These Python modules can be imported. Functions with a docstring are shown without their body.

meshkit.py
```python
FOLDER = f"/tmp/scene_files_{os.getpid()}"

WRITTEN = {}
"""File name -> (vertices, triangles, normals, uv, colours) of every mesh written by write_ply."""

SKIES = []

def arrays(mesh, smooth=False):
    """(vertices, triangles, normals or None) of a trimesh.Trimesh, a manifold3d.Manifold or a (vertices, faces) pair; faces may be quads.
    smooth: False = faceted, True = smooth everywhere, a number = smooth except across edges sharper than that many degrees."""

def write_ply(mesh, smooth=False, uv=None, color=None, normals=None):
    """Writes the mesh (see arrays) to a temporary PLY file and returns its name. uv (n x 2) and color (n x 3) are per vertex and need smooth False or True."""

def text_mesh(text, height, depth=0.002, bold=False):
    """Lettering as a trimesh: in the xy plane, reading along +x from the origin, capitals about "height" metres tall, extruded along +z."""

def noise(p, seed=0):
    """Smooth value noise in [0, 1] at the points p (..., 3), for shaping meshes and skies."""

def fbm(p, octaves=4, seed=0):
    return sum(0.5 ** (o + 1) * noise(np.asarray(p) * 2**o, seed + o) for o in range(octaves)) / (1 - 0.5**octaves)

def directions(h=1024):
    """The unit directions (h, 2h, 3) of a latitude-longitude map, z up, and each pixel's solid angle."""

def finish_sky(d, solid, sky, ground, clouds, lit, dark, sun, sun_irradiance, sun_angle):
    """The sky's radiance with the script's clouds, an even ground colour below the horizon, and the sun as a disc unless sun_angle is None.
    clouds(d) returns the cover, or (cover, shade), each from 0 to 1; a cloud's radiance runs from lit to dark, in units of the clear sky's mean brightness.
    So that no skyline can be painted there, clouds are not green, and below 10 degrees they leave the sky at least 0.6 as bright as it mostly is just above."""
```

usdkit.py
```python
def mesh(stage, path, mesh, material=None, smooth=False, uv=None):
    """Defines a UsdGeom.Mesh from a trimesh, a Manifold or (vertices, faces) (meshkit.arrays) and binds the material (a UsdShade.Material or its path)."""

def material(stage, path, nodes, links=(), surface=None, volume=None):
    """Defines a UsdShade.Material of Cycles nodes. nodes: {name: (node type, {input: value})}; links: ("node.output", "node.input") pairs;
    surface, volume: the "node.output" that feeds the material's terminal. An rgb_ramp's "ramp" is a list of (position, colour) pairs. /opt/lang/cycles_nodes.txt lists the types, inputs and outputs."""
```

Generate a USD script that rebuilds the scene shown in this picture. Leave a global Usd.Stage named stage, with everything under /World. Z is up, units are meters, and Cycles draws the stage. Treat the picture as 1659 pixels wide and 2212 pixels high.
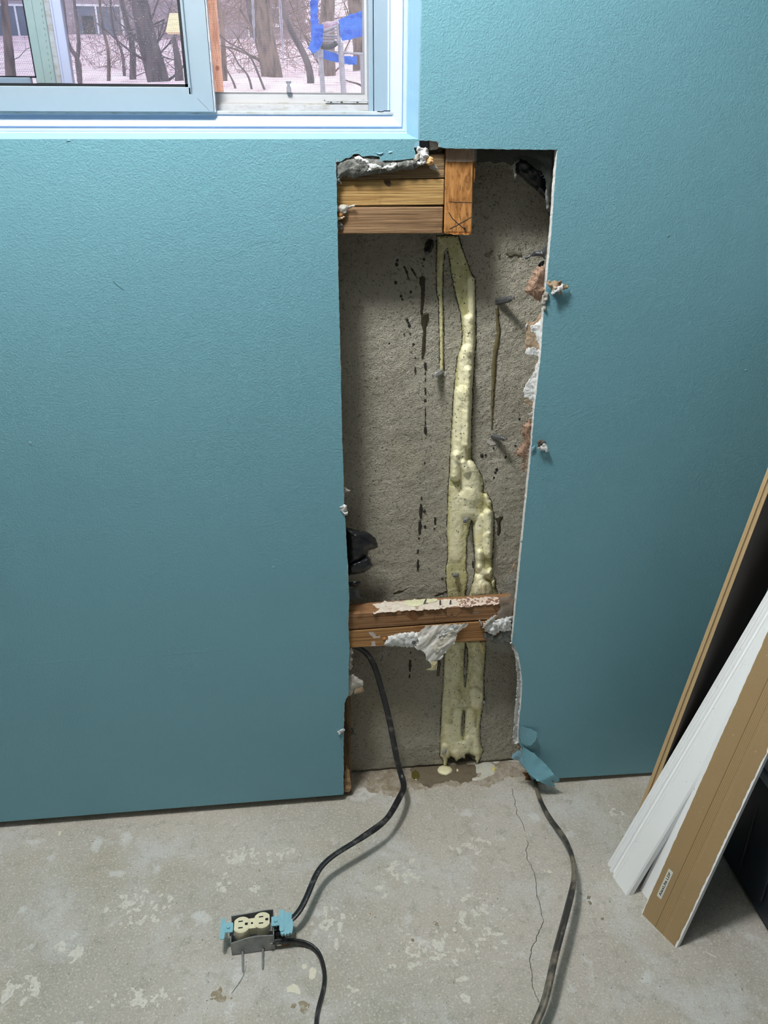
import math, random, numpy as np, trimesh, usdkit, meshkit
import shapely, shapely.geometry as sg
from scipy.spatial import Delaunay
from pxr import Usd, UsdGeom, UsdLux, UsdShade, Gf, Sdf, Vt
stage = Usd.Stage.CreateInMemory()
UsdGeom.Xform.Define(stage, '/World'); UsdGeom.Scope.Define(stage, '/World/Looks')
rng = np.random.default_rng(7); random.seed(7)

# ------------------------------------------------------------------ camera, sky, exposure
W, H, F = 1659, 2212, 1661.0
PITCH, YAW = math.radians(25.8), math.radians(6.0)
EYE = np.array([0.0, -1.35, 1.415])
FW = np.array([math.sin(YAW)*math.cos(PITCH), math.cos(YAW)*math.cos(PITCH), -math.sin(PITCH)])
RT = np.array([math.cos(YAW), -math.sin(YAW), 0.0]); UP = np.cross(RT, FW)
cam = UsdGeom.Camera.Define(stage, '/World/camera')
cam.CreateHorizontalApertureAttr(36.0); cam.CreateFocalLengthAttr(36.0*F/W)
cam.CreateClippingRangeAttr((0.05, 500.0)); cam.CreateExposureAttr(0.0)
m4 = Gf.Matrix4d(1)
for i, a in enumerate((RT, UP, -FW, EYE)):
    m4.SetRow(i, Gf.Vec4d(*map(float, a), 1.0 if i == 3 else 0.0))
cam.AddTransformOp().Set(m4)
sky = UsdLux.DomeLight.Define(stage, '/World/sky')                    # bright overcast winter sky
sky.CreateIntensityAttr(1.05); sky.CreateColorAttr(Gf.Vec3f(0.93, 0.96, 1.0))
LAMP_AT, LAMP_R, LAMP_L = (-0.27, -0.52, 2.36), 0.125, 160.0           # globe lamp of the room
LAMP_COL = (1.0, 0.99, 0.95)

# ------------------------------------------------------------------ helpers: pixels to places
def ray(px, py):
    px, py = np.asarray(px, float)[..., None], np.asarray(py, float)[..., None]
    return (px-W/2)/F*RT - (py-H/2)/F*UP + FW
def P(px, py, y=0.0):                                                 # point on the upright plane at depth y
    d = ray(px, py); y = np.asarray(y, float)
    return EYE + d*((y-EYE[1])/d[..., 1])[..., None]
def G(px, py, z=0.0):                                                 # point on the level plane at height z
    d = ray(px, py); z = np.asarray(z, float)
    return EYE + d*((z-EYE[2])/d[..., 2])[..., None]
def yc(z):                                                            # face of the concrete wall at height z
    return 0.088 + 0.0*np.asarray(z, float)
def PC(px, py, h=0.0):                                                # point h in front of the concrete
    y = np.full(np.shape(np.asarray(px, float)), 0.088)
    for _ in range(4):
        p = P(px, py, y); y = yc(p[..., 2]) - h
    return P(px, py, y)
def XZ(pts, y=0.0):
    a = np.asarray(pts, float); return P(a[:, 0], a[:, 1], y)[:, [0, 2]]
def fb(px, py, s, seed=0, oct=3):                                     # fractal noise, about -1..1
    return (meshkit.fbm(np.stack([np.asarray(px)/s, np.asarray(py)/s, np.zeros(np.shape(px))+seed*3.7], -1), oct, seed)-0.5)*2.4
# ------------------------------------------------------------------ helpers: meshes are (V, F)
def join(ms):
    V, Fs, n = [], [], 0
    for v, f in ms:
        V.append(np.asarray(v, float)); Fs.append(np.asarray(f, int)+n); n += len(v)
    return np.vstack(V), np.vstack(Fs)
def tri(m): return np.asarray(m.vertices), np.asarray(m.faces)
def cbox(size, b=0.0):                                                # chamfered box about the origin
    h = np.asarray(size, float)/2; b = min(b, h.min()*0.9); pts = []
    for s in np.ndindex(2, 2, 2):
        s = np.array(s)*2-1
        if b <= 0: pts.append(s*h)
        else:
            for k in range(3):
                q = h-b; q = q.copy(); q[k] = h[k]; pts.append(s*q)
    return tri(trimesh.convex.convex_hull(np.array(pts)))
def box(lo, hi, b=0.0):
    lo, hi = np.asarray(lo, float), np.asarray(hi, float); v, f = cbox(hi-lo, b); return v+(lo+hi)/2, f
def move(m, t=(0, 0, 0), axes=None):
    v, f = m
    if axes is not None: v = v @ np.asarray(axes, float)
    return v+np.asarray(t, float), f
def resample(pts, step, closed=True):
    a = np.asarray(pts, float); a = np.vstack([a, a[:1]]) if closed else a
    L = np.r_[0, np.cumsum(np.linalg.norm(np.diff(a, axis=0), axis=1))]
    n = max(3, int(round(L[-1]/step)))
    t = np.linspace(0, L[-1], n+(not closed), endpoint=not closed)
    return np.stack([np.interp(t, L, a[:, k]) for k in range(a.shape[1])], 1)
def jag(pts, step, amp, seed, closed=True):
    a = resample(pts, step, closed); r = np.random.default_rng(seed)
    d = r.normal(0, 1, len(a)); k = np.array([.25, .5, .25]); d = d*0.55+np.convolve(np.r_[d[-1], d, d[0]], k, 'valid')*0.8
    t = np.roll(a, -1, 0)-np.roll(a, 1, 0); t /= np.linalg.norm(t, axis=1)[:, None]+1e-9
    o = np.stack([t[:, 1], -t[:, 0]], 1)*d[:, None]*amp
    if not closed: o[[0, -1]] = 0
    return a+o
def ext(poly, y0, y1):                                                # (x, z) polygon pushed from depth y0 to y1
    out = []
    for g in getattr(poly, 'geoms', [poly]):
        if g.area < 1e-9: continue
        v, f = tri(trimesh.creation.extrude_polygon(g, abs(y1-y0), engine='earcut'))
        out.append((np.stack([v[:, 0], min(y0, y1)+v[:, 2], v[:, 1]], 1), f[:, ::-1]))
    return join(out)
def extz(poly, z0, z1):
    out = []
    for g in getattr(poly, 'geoms', [poly]):
        if g.area < 1e-9: continue
        v, f = tri(trimesh.creation.extrude_polygon(g, z1-z0, engine='earcut')); out.append((v+[0, 0, z0], f))
    return join(out)
def sheet(outline, place, step=3.0, jagged=0.0, seed=1, holes=(), th=None):
    """A piece traced in the picture and laid at its own place: place(px, py, e) gives 3-D points, e = distance to the outline in px. th: (dx, dy, dz) of its back."""
    r = np.random.default_rng(seed)
    b = jag(outline, step, jagged, seed) if jagged else resample(outline, step)
    poly = sg.Polygon(b).buffer(0); hs = [resample(h, step) for h in holes]
    for h in hs: poly = poly.difference(sg.Polygon(h).buffer(0))
    x0, y0, x1, y1 = poly.bounds
    gx, gy = np.meshgrid(np.arange(x0, x1, step), np.arange(y0, y1, step*0.87))
    gx[::2] += step/2; g = np.stack([gx.ravel(), gy.ravel()], 1)+r.uniform(-.15, .15, (gx.size, 2))*step
    pts = shapely.points(g); ok = shapely.contains(poly.buffer(-step*0.45), pts); g = g[ok]
    bd = []
    for q in getattr(poly, 'geoms', [poly]):
        bd.append(np.array(q.exterior.coords)[:-1])
        bd += [np.array(i.coords)[:-1] for i in q.interiors]
    a = np.vstack(bd+[g]); a = np.unique(np.round(a, 4), axis=0)
    T = Delaunay(a).simplices; c = a[T].mean(1)
    T = T[shapely.contains(poly.buffer(0.02), shapely.points(c))]
    e = shapely.distance(poly.boundary, shapely.points(a)); e[e < 0.05] = 0
    v = place(a[:, 0], a[:, 1], e)
    # face the camera
    n = np.cross(v[T[:, 1]]-v[T[:, 0]], v[T[:, 2]]-v[T[:, 0]]); flip = (n*(EYE-v[T[:, 0]])).sum(1) < 0
    T[flip] = T[flip][:, ::-1]
    if th is None: return v, T
    back = v+np.asarray(th, float); n = len(v)
    ed = np.vstack([T[:, [0, 1]], T[:, [1, 2]], T[:, [2, 0]]]); key = {}
    for i, j in ed: key[(i, j)] = 1
    rim = [(i, j) for i, j in key if (j, i) not in key]
    q = [t for i, j in rim for t in ((j, i, i+n), (j, i+n, j+n))]
    return np.vstack([v, back]), np.vstack([T, T[:, ::-1]+n, np.array(q)])
def smoothpath(pts, n):
    from scipy.interpolate import CubicSpline
    a = np.asarray(pts, float); L = np.r_[0, np.cumsum(np.linalg.norm(np.diff(a, axis=0), axis=1))]
    return CubicSpline(L, a)(np.linspace(0, L[-1], n))
def sweep(path, prof, twist=None, scale=None, up=(0, 0, 1)):
    path = np.asarray(path, float); prof = np.asarray(prof, float); n, m = len(path), len(prof)
    t = np.gradient(path, axis=0); t /= np.linalg.norm(t, axis=1)[:, None]
    u = np.asarray(up, float); V = []
    for i in range(n):
        u = u-t[i]*(u@t[i]); u /= np.linalg.norm(u)+1e-12; s = np.cross(t[i], u)
        a = twist[i] if twist is not None else 0.0; k = scale[i] if scale is not None else 1.0
        c, d = s*math.cos(a)+u*math.sin(a), u*math.cos(a)-s*math.sin(a)
        V.append(path[i]+k*(prof[:, :1]*c+prof[:, 1:]*d))
    V = np.vstack(V+[path[:1], path[-1:]]); f = []
    for i in range(n-1):
        for j in range(m):
            a, b = i*m+j, i*m+(j+1) % m; f += [(a, a+m, b), (b, a+m, b+m)]
    for j in range(m):
        f += [(n*m, j, (j+1) % m), (n*m+1, (n-1)*m+(j+1) % m, (n-1)*m+j)]
    f = np.array(f)
    if trimesh.Trimesh(V, f, process=False).volume < 0: f = f[:, ::-1]
    return V, f
def circ(r, n=10, r2=None): a = np.arange(n)*2*math.pi/n; return np.stack([r*np.cos(a), (r2 or r)*np.sin(a)], 1)
def tube(path, r, n=8):
    path = np.asarray(path, float); r = np.broadcast_to(r, len(path))
    t0 = path[-1]-path[0]; up = (0, 0, 1) if abs(t0[2]) < 0.9*np.linalg.norm(t0) else (0, 1, 0.1)
    return sweep(path, circ(1.0, n), scale=r, up=up)
def rod(a, b, r, n=8): return tube([a, (np.asarray(a)+np.asarray(b))/2, b], r, n)
def turned(a, b, prof, n=12):                                         # lathe from a to b: prof = (share of the way, radius)
    a, b = np.asarray(a, float), np.asarray(b, float); d = b-a; L = np.linalg.norm(d); d /= L
    u = np.cross(d, (0.3, 0.2, 0.93)); u /= np.linalg.norm(u); w = np.cross(d, u); V = []; m = n
    for s, r in prof:
        an = np.arange(m)*2*math.pi/m; V.append(a+d*L*s+r*(np.cos(an)[:, None]*u+np.sin(an)[:, None]*w))
    V.append(a[None]+d*L*prof[0][0]); V.append(a[None]+d*L*prof[-1][0]); V = np.vstack(V); f = []; k = len(prof)
    for i in range(k-1):
        for j in range(m):
            p, q = i*m+j, i*m+(j+1) % m; f += [(p, q, p+m), (q, q+m, p+m)]
    for j in range(m): f += [(k*m, (j+1) % m, j), (k*m+1, (k-1)*m+j, (k-1)*m+(j+1) % m)]
    return V, np.array(f)
# ------------------------------------------------------------------ helpers: prims
taken = set()
def numbered(parent, name):
    p, k = f'{parent}/{name}', 0
    while p in taken: k += 1; p = f'{parent}/{name}_{k:03d}'
    taken.add(p); return p
def tag(prim, label=None, cat=None, group=None, kind=None):
    for k, v in (('label', label), ('category', cat), ('group', group), ('kind', kind)):
        if v: prim.SetCustomDataByKey(k, v)
ORG = {}
def thing(name, label=None, cat=None, base=(0, 0, 0), group=None, kind=None):
    path = numbered('/World', name); x = UsdGeom.Xform.Define(stage, path)
    x.AddTranslateOp().Set(Gf.Vec3d(*map(float, base))); tag(x.GetPrim(), label, cat, group, kind); ORG[path] = np.asarray(base, float)
    return path
def part(parent, name, mesh, mat, smooth=False, label=None, kind=None, prim=None):
    path = numbered(parent, name); o = ORG[parent]
    v, f = mesh; m = usdkit.mesh(stage, path, (np.asarray(v)-o, f), mat, smooth)
    if prim is not None: UsdGeom.PrimvarsAPI(m).CreatePrimvar('thick', Sdf.ValueTypeNames.FloatArray, 'vertex').Set(Vt.FloatArray.FromNumpy(np.asarray(prim, np.float32)))
    ORG[path] = o; tag(m.GetPrim(), label, None, None, kind); return path
def single(name, mesh, mat, label=None, cat=None, smooth=False, group=None, kind=None, prim=None):
    v, f = mesh; v = np.asarray(v); lo, hi = v.min(0), v.max(0)
    base = np.zeros(3) if kind == 'structure' else np.array([(lo[0]+hi[0])/2, (lo[1]+hi[1])/2, lo[2]])
    path = numbered('/World', name); m = usdkit.mesh(stage, path, (v-base, f), mat, smooth)
    m.AddTranslateOp().Set(Gf.Vec3d(*map(float, base))); ORG[path] = base
    if prim is not None: UsdGeom.PrimvarsAPI(m).CreatePrimvar('thick', Sdf.ValueTypeNames.FloatArray, 'vertex').Set(Vt.FloatArray.FromNumpy(np.asarray(prim, np.float32)))
    tag(m.GetPrim(), label, cat, group, kind); return path
# ------------------------------------------------------------------ helpers: materials
def L(c): return tuple(float(((x/255+0.055)/1.055)**2.4 if x > 10 else x/255/12.92) for x in c)   # sRGB 0..255 to linear
def M(name, col, rough=0.6, layers=(), bump=(), metal=0.0, spec=0.5, trans=0.0, sss=0.0, thick=None, alpha=None, emit=None, coat=0.0):
    """layers: (scale or (sx, sy, sz), detail, lo, hi, colour, strength[, 'v' for cell spots]); bump: (scale, metres[, detail])."""
    N = {'g': ('geometry', {}), 'p': ('principled_bsdf', dict(roughness=rough, metallic=metal, specular_ior_level=spec))}; K = []
    def tex(n, s, detail, kind=None):
        st = s if np.ndim(s) else (s, s, s)
        N[n+'m'] = ('mapping', {'scale': tuple(map(float, st)), 'location': (3.1*len(N), 1.7*len(N), 0.9)})
        K.append(('g.position', n+'m.vector'))
        if kind == 'v': N[n] = ('voronoi_texture', {'scale': 1.0}); o = n+'.distance'
        else: N[n] = ('noise_texture', {'scale': 1.0, 'detail': float(detail), 'roughness': 0.6}); o = n+'.fac'
        K.append((n+'m.vector', n+'.vector')); return o
    N['c'] = ('color', {'value': L(col)}); cur = 'c.color'
    if thick:                                                         # thin film colour where the piece is thin
        N['ta'] = ('attribute', {'attribute': 'thick'}); N['tc'] = ('mix_color', {'a': L(thick)})
        K += [('ta.fac', 'tc.fac'), (cur, 'tc.b')]; cur = 'tc.result'
    for i, l in enumerate(layers):
        s, d, lo, hi, c, k = l[:6]; o = tex(f'l{i}', s, d, l[6] if len(l) > 6 else None)
        N[f'r{i}'] = ('map_range', {'from_min': float(lo), 'from_max': float(hi), 'to_min': 0.0, 'to_max': float(k), 'clamp': True})
        N[f'x{i}'] = ('mix_color', {'b': L(c)}); K += [(o, f'r{i}.value'), (f'r{i}.result', f'x{i}.fac'), (cur, f'x{i}.a')]; cur = f'x{i}.result'
    K.append((cur, 'p.base_color')); prev = None
    for i, b in enumerate(bump):
        o = tex(f'b{i}', b[0], b[2] if len(b) > 2 else 3, b[3] if len(b) > 3 else None); N[f'n{i}'] = ('bump', {'distance': float(b[1]), 'strength': 1.0})
        K.append((o, f'n{i}.height'))
        if prev: K.append((prev, f'n{i}.normal'))
        prev = f'n{i}.normal'
    if prev: K.append((prev, 'p.normal'))
    N['p'][1].update({'transmission_weight': trans, 'coat_weight': coat} if trans or coat else {})
    if sss: N['p'][1].update({'subsurface_weight': sss, 'subsurface_scale': 0.01, 'subsurface_radius': (1.0, 0.9, 0.5)})
    if emit: N['p'][1].update({'emission_color': L(col), 'emission_strength': float(emit)})
    surf = 'p.BSDF'
    if alpha is not None:
        N['t'] = ('transparent_bsdf', {'color': (0.96, 0.96, 0.96)}); N['mx'] = ('mix_closure', {'fac': float(alpha)})
        K += [('t.BSDF', 'mx.closure1'), ('p.BSDF', 'mx.closure2')]; surf = 'mx.closure'
    return usdkit.material(stage, f'/World/Looks/{name}', N, K, surface=surf)

TEAL = M('teal_paint', (117, 168, 184), 0.42, [(2.2, 3, .45, .75, (111, 162, 178), .6)], [(330, .0009, 2)], spec=.35)
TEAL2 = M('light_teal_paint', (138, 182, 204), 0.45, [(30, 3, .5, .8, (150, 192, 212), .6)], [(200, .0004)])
GYP = M('gypsum', (236, 238, 238), 0.9, [(260, 4, .5, .75, (188, 188, 184), .6)], [(500, .0012, 4)])
GYPSH = M('crumbled_gypsum', (240, 242, 243), 0.95, [(110, 5, .52, .64, (128, 130, 130), .7), (320, 4, .55, .7, (180, 182, 180), .5)], [(380, .002, 4)])
PAPER = M('grey_paper', (118, 121, 118), 0.9, [(75, 5, .48, .66, (86, 88, 86), .8), (180, 4, .58, .7, (190, 190, 186), .6)], [(260, .0016, 4)])
PAPERL = M('pale_paper', (176, 172, 164), 0.9, [(90, 4, .45, .7, (206, 204, 198), .8)], [(220, .001, 4)])
KRAFT = M('kraft_paper', (166, 144, 120), 0.9, [(120, 4, .45, .7, (190, 172, 150), .8), (60, 4, .55, .7, (124, 96, 72), .7)], [(220, .001, 4)])
CONC = M('concrete_wall', (190, 186, 172), 0.9, [(6, 5, .42, .7, (170, 165, 151), .8), (3, 4, .55, .75, (184, 172, 138), .5), (70, 5, .55, .7, (150, 144, 131), .5), (24, 5, .6, .75, (204, 202, 194), .6), (230, 4, .57, .66, (92, 88, 76), .7), (300, 3, .58, .7, (214, 211, 200), .45)],
         [(120, .0050, 3), (380, .0045, 3)], spec=.2)
FLOOR = M('concrete_floor', (197, 190, 181), 0.85, [(2.3, 6, .40, .66, (170, 167, 156), .85), (6, 6, .5, .68, (210, 211, 210), .7), (3.3, 6, .55, .7, (178, 168, 146), .6), (40, 6, .52, .68, (162, 160, 148), .6), (14, 8, .60, .67, (228, 230, 230), .55), (210, 4, .52, .66, (218, 217, 212), .7), (330, 3, .58, .68, (140, 136, 126), .7)],
          [(420, .0012, 4)], spec=.2)
WHITE = M('white_trim', (190, 204, 230), 0.35, [(14, 3, .5, .8, (182, 198, 226), .7)], [(60, .0003)])
VINYL = M('window_vinyl', (146, 162, 176), 0.4, [(10, 3, .45, .75, (140, 158, 170), .8)], [(80, .0002)])
DIRTY = M('dirty_vinyl', (176, 176, 178), 0.5, [((60, 60, 200), 5, .52, .7, (140, 132, 112), .7), (30, 3, .5, .8, (206, 208, 208), .6)], [(100, .0003)])
GASK = M('black_gasket', (24, 28, 34), 0.5)
WOOD = {}
def wood(name, c, g, k, st=(4, 60, 160), ring=None):
    WOOD[name] = M(name, c, 0.75, [(st, 4, .42, .60, g, .9), (tuple(x*2.2 for x in st), 3, .52, .62, k, .6), (26, 3, .60, .70, k, .55)], [(tuple(x*2 for x in st), .0012, 4)], spec=.3)
    return WOOD[name]
W1 = wood('weathered_pine', (158, 134, 102), (130, 106, 78), (94, 74, 54))
W2 = wood('yellow_pine', (194, 160, 106), (164, 128, 78), (112, 80, 46))
W3 = wood('brown_pine', (156, 126, 96), (130, 102, 74), (96, 72, 50))
W4 = wood('orange_end_grain', (192, 138, 82), (156, 106, 56), (110, 68, 34), (90, 60, 26))
W5 = wood('plate_pine', (160, 122, 88), (134, 98, 66), (100, 70, 44))
W6 = wood('plate_pine_light', (178, 136, 90), (150, 108, 68), (112, 76, 44))
CEDAR = wood('cedar', (196, 152, 124), (176, 128, 100), (146, 98, 74), (40, 40, 5))
BARK = M('bark', (118, 100, 94), 0.95, [((20, 20, 4), 5, .42, .62, (72, 62, 62), .9), (3, 3, .5, .7, (140, 122, 110), .5)], [((60, 60, 10), .01, 4)])
BARK2 = M('dark_bark', (96, 85, 88), 0.95, [((20, 20, 4), 5, .42, .62, (64, 57, 64), .9)], [((60, 60, 10), .01, 4)])
FOAM = M('cured_foam', (252, 247, 208), 0.32, [(60, 4, .5, .75, (252, 250, 226), .7), (16, 3, .6, .75, (242, 226, 152), .5)], [(140, .0015, 3), (420, .0004, 2)], thick=(192, 188, 132), spec=.55)
PORE = M('foam_pore', (52, 50, 32), 0.6)
RESIN = M('dark_resin', (62, 57, 44), 0.25, [(200, 3, .5, .7, (84, 78, 62), .7)], spec=.6)
OLIVE = M('olive_resin', (112, 104, 74), 0.3, [(160, 3, .5, .7, (92, 86, 62), .7)], spec=.6)
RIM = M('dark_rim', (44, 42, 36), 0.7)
STEEL = M('dull_steel', (150, 152, 152), 0.42, [(60, 4, .45, .7, (116, 119, 120), .7)], [(300, .0002)], metal=.35)
DSTEEL = M('dark_steel', (98, 101, 104), 0.4, [(80, 4, .45, .7, (62, 64, 67), .7)], metal=.35)
BRIGHT = M('bright_steel', (206, 208, 210), 0.25, metal=.9)
BLACKPL = M('black_plastic', (20, 24, 30), 0.35, [(90, 3, .6, .75, (44, 50, 58), .6)], [(120, .0008)])
CLEARPL = M('hazy_film', (178, 178, 174), 0.2, [(60, 4, .45, .7, (200, 200, 198), .6)], [(90, .0004, 3)], alpha=.32)
MILKPL = M('milky_film', (238, 237, 232), 0.25, [(70, 4, .45, .7, (226, 226, 222), .7), (45, 4, .6, .7, (160, 152, 140), .5)], [(90, .0004, 3)], alpha=.78)
DUSKPL = M('dusky_film', (52, 56, 52), 0.35, [(30, 4, .45, .7, (34, 46, 44), .7)], [(90, .001)], alpha=.84)
WOOL = M('brown_wool', (166, 134, 114), 0.95, [(420, 4, .45, .6, (206, 180, 160), .8), (90, 3, .52, .68, (128, 94, 76), .7)], [(500, .002, 4)])
CABLE = M('black_cable', (30, 32, 36), 0.38, [(55, 5, .53, .68, (112, 113, 112), .7)], [(200, .0003)], spec=.5)
CABLE2 = M('dusty_cable', (54, 53, 52), 0.5, [((26, 26, 26), 5, .44, .58, (132, 124, 110), .85)], [(200, .0003)])
DUST = M('dust_on_cable', (126, 116, 100), 0.9, [(120, 5, .5, .66, (84, 78, 68), .8)], [(300, .0004)])
IVORY = M('ivory_plastic', (232, 226, 196), 0.3, [(60, 3, .55, .8, (220, 212, 176), .5)])
BLUE = M('blue_paint', (136, 190, 206), 0.5, [(70, 3, .5, .75, (122, 176, 194), .7)], [(200, .0004)])
SLOT = M('slot_black', (14, 13, 12), 0.6)
MDF = M('brown_fibreboard', (164, 138, 100), 0.8, [((300, 300, 300), 3, .5, .75, (150, 124, 88), .5), (5, 3, .45, .7, (156, 130, 94), .7), (160, 2, .7, .76, (210, 196, 168), .5)], [(700, .0002)])
MDFL = M('pale_fibreboard', (184, 158, 118), 0.8, [(300, 3, .5, .75, (170, 144, 104), .5)], [(700, .0002)])
MDFD = M('groove_fibreboard', (134, 110, 76), 0.85)
MDFS = M('striped_fibreboard', (168, 141, 101), 0.8, [(220, 3, .5, .75, (156, 128, 88), .6)])
PRIMED = M('white_primer', (250, 252, 254), 0.4, [(400, 3, .6, .75, (240, 244, 248), .6), (160, 2, .72, .78, (150, 150, 148), .6)])
BROWNBK = M('dark_brown_face', (46, 38, 34), 0.55, [((40, 40, 4), 4, .45, .7, (34, 30, 28), .8)])
BIN = M('navy_bin', (28, 36, 48), 0.45, [(20, 3, .5, .8, (34, 42, 54), .6)], [(600, .0003)])
BINLID = M('grey_lid', (146, 152, 160), 0.45, [(20, 3, .5, .8, (96, 102, 110), .6)], [(600, .0003)])
STICK = M('label_paper', (222, 222, 212), 0.5)
INK = M('ink', (26, 24, 22), 0.6)
PENCIL = M('pencil_line', (58, 50, 44), 0.7)
SPLAT = M('white_paint_splatter', (218, 215, 206), 0.7, [(160, 4, .48, .62, (196, 192, 183), .9)], [(300, .0004)])
CREAMSP = M('cream_paint_splatter', (226, 221, 204), 0.7, [(160, 4, .5, .7, (204, 198, 180), .8)], [(300, .0004)])
STAIN = M('brown_floor_stain', (150, 138, 116), 0.8, [(90, 5, .48, .62, (184, 178, 164), .85), (30, 4, .55, .7, (128, 108, 82), .7)])
WET = M('wet_floor_stain', (116, 106, 90), 0.4, [(80, 5, .48, .66, (96, 86, 70), .8), (200, 3, .6, .7, (138, 130, 114), .5)])
DAMP = M('damp_floor_band', (160, 150, 134), 0.8, [(60, 5, .46, .62, (186, 180, 170), .8), (30, 5, .52, .66, (130, 116, 94), .8), (200, 4, .55, .66, (120, 112, 98), .5)], [(420, .001, 4)])
MUD = M('dried_mud', (138, 130, 114), 0.9, [(200, 4, .5, .66, (88, 80, 68), .7)], [(300, .0006)])
RUST = M('rust', (176, 122, 70), 0.8, [(300, 4, .45, .7, (136, 84, 44), .8)])
OILY = M('olive_puddle', (96, 88, 46), 0.12, [(90, 4, .5, .7, (74, 66, 34), .7)], spec=.6)
PUDDLE = M('pale_puddle', (206, 206, 196), 0.3, [(60, 4, .5, .7, (180, 180, 172), .7)], [(150, .0008)], spec=.5)
SNOW = M('snow_with_leaf_litter', (214, 188, 202), 0.9, [(.5, 5, .44, .64, (196, 164, 180), .75), ((3, 1.4, 3), 6, .53, .64, (140, 112, 122), .7), (1.2, 5, .54, .68, (232, 222, 234), .7)])
SIDING = M('mauve_siding', (150, 136, 146), 0.85, [((.3, .3, 14), 3, .4, .7, (118, 108, 120), .8)])
PANE = M('dark_pane', (58, 66, 92), 0.2, [(1.5, 3, .4, .7, (84, 92, 116), .8)], spec=.7)
FRAMEW = M('white_frame_far', (206, 206, 220), 0.6)
TARP = M('blue_tarp', (0, 86, 200), 0.5, [(3, 4, .4, .7, (10, 108, 216), .8)], [(9, .05, 4)], spec=.5)
GALV = M('galvanised_frame', (146, 146, 154), 0.5, [(20, 3, .45, .7, (118, 118, 128), .8)], metal=.3)
CREAM = M('cream_hopper', (236, 222, 168), 0.7)
ICE = M('ice', (222, 228, 244), 0.15, trans=.4)
BRICKRED = M('red_plank', (158, 96, 92), 0.8, [((2, 30, 30), 3, .4, .7, (132, 78, 76), .8)])
TWIG = M('twig_thicket', (122, 102, 100), 0.95)
WIRE = M('screen_wire', (108, 110, 116), 0.6)
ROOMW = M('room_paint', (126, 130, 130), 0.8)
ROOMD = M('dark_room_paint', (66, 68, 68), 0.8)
CEIL = M('ceiling_paint', (190, 190, 186), 0.9)
gl = {'t': ('transparent_bsdf', {'color': (0.93, 0.945, 0.97)}), 's': ('glossy_bsdf', {'roughness': 0.02}), 'f': ('layer_weight', {'blend': 0.5}), 'q': ('math', {'math_type': 'power', 'value2': 4.0}), 'k': ('math', {'math_type': 'multiply_add', 'value2': 0.55, 'value3': 0.03}), 'mx': ('mix_closure', {})}
GLASS = usdkit.material(stage, '/World/Looks/window_glass', gl, [('f.facing', 'q.value1'), ('q.value', 'k.value1'), ('k.value', 'mx.fac'), ('t.BSDF', 'mx.closure1'), ('s.BSDF', 'mx.closure2')], surface='mx.closure')

# ------------------------------------------------------------------ the room
XL, XR, YN, ZC = -1.7, 1.6, -3.2, 2.56
T = 0.0127
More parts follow.
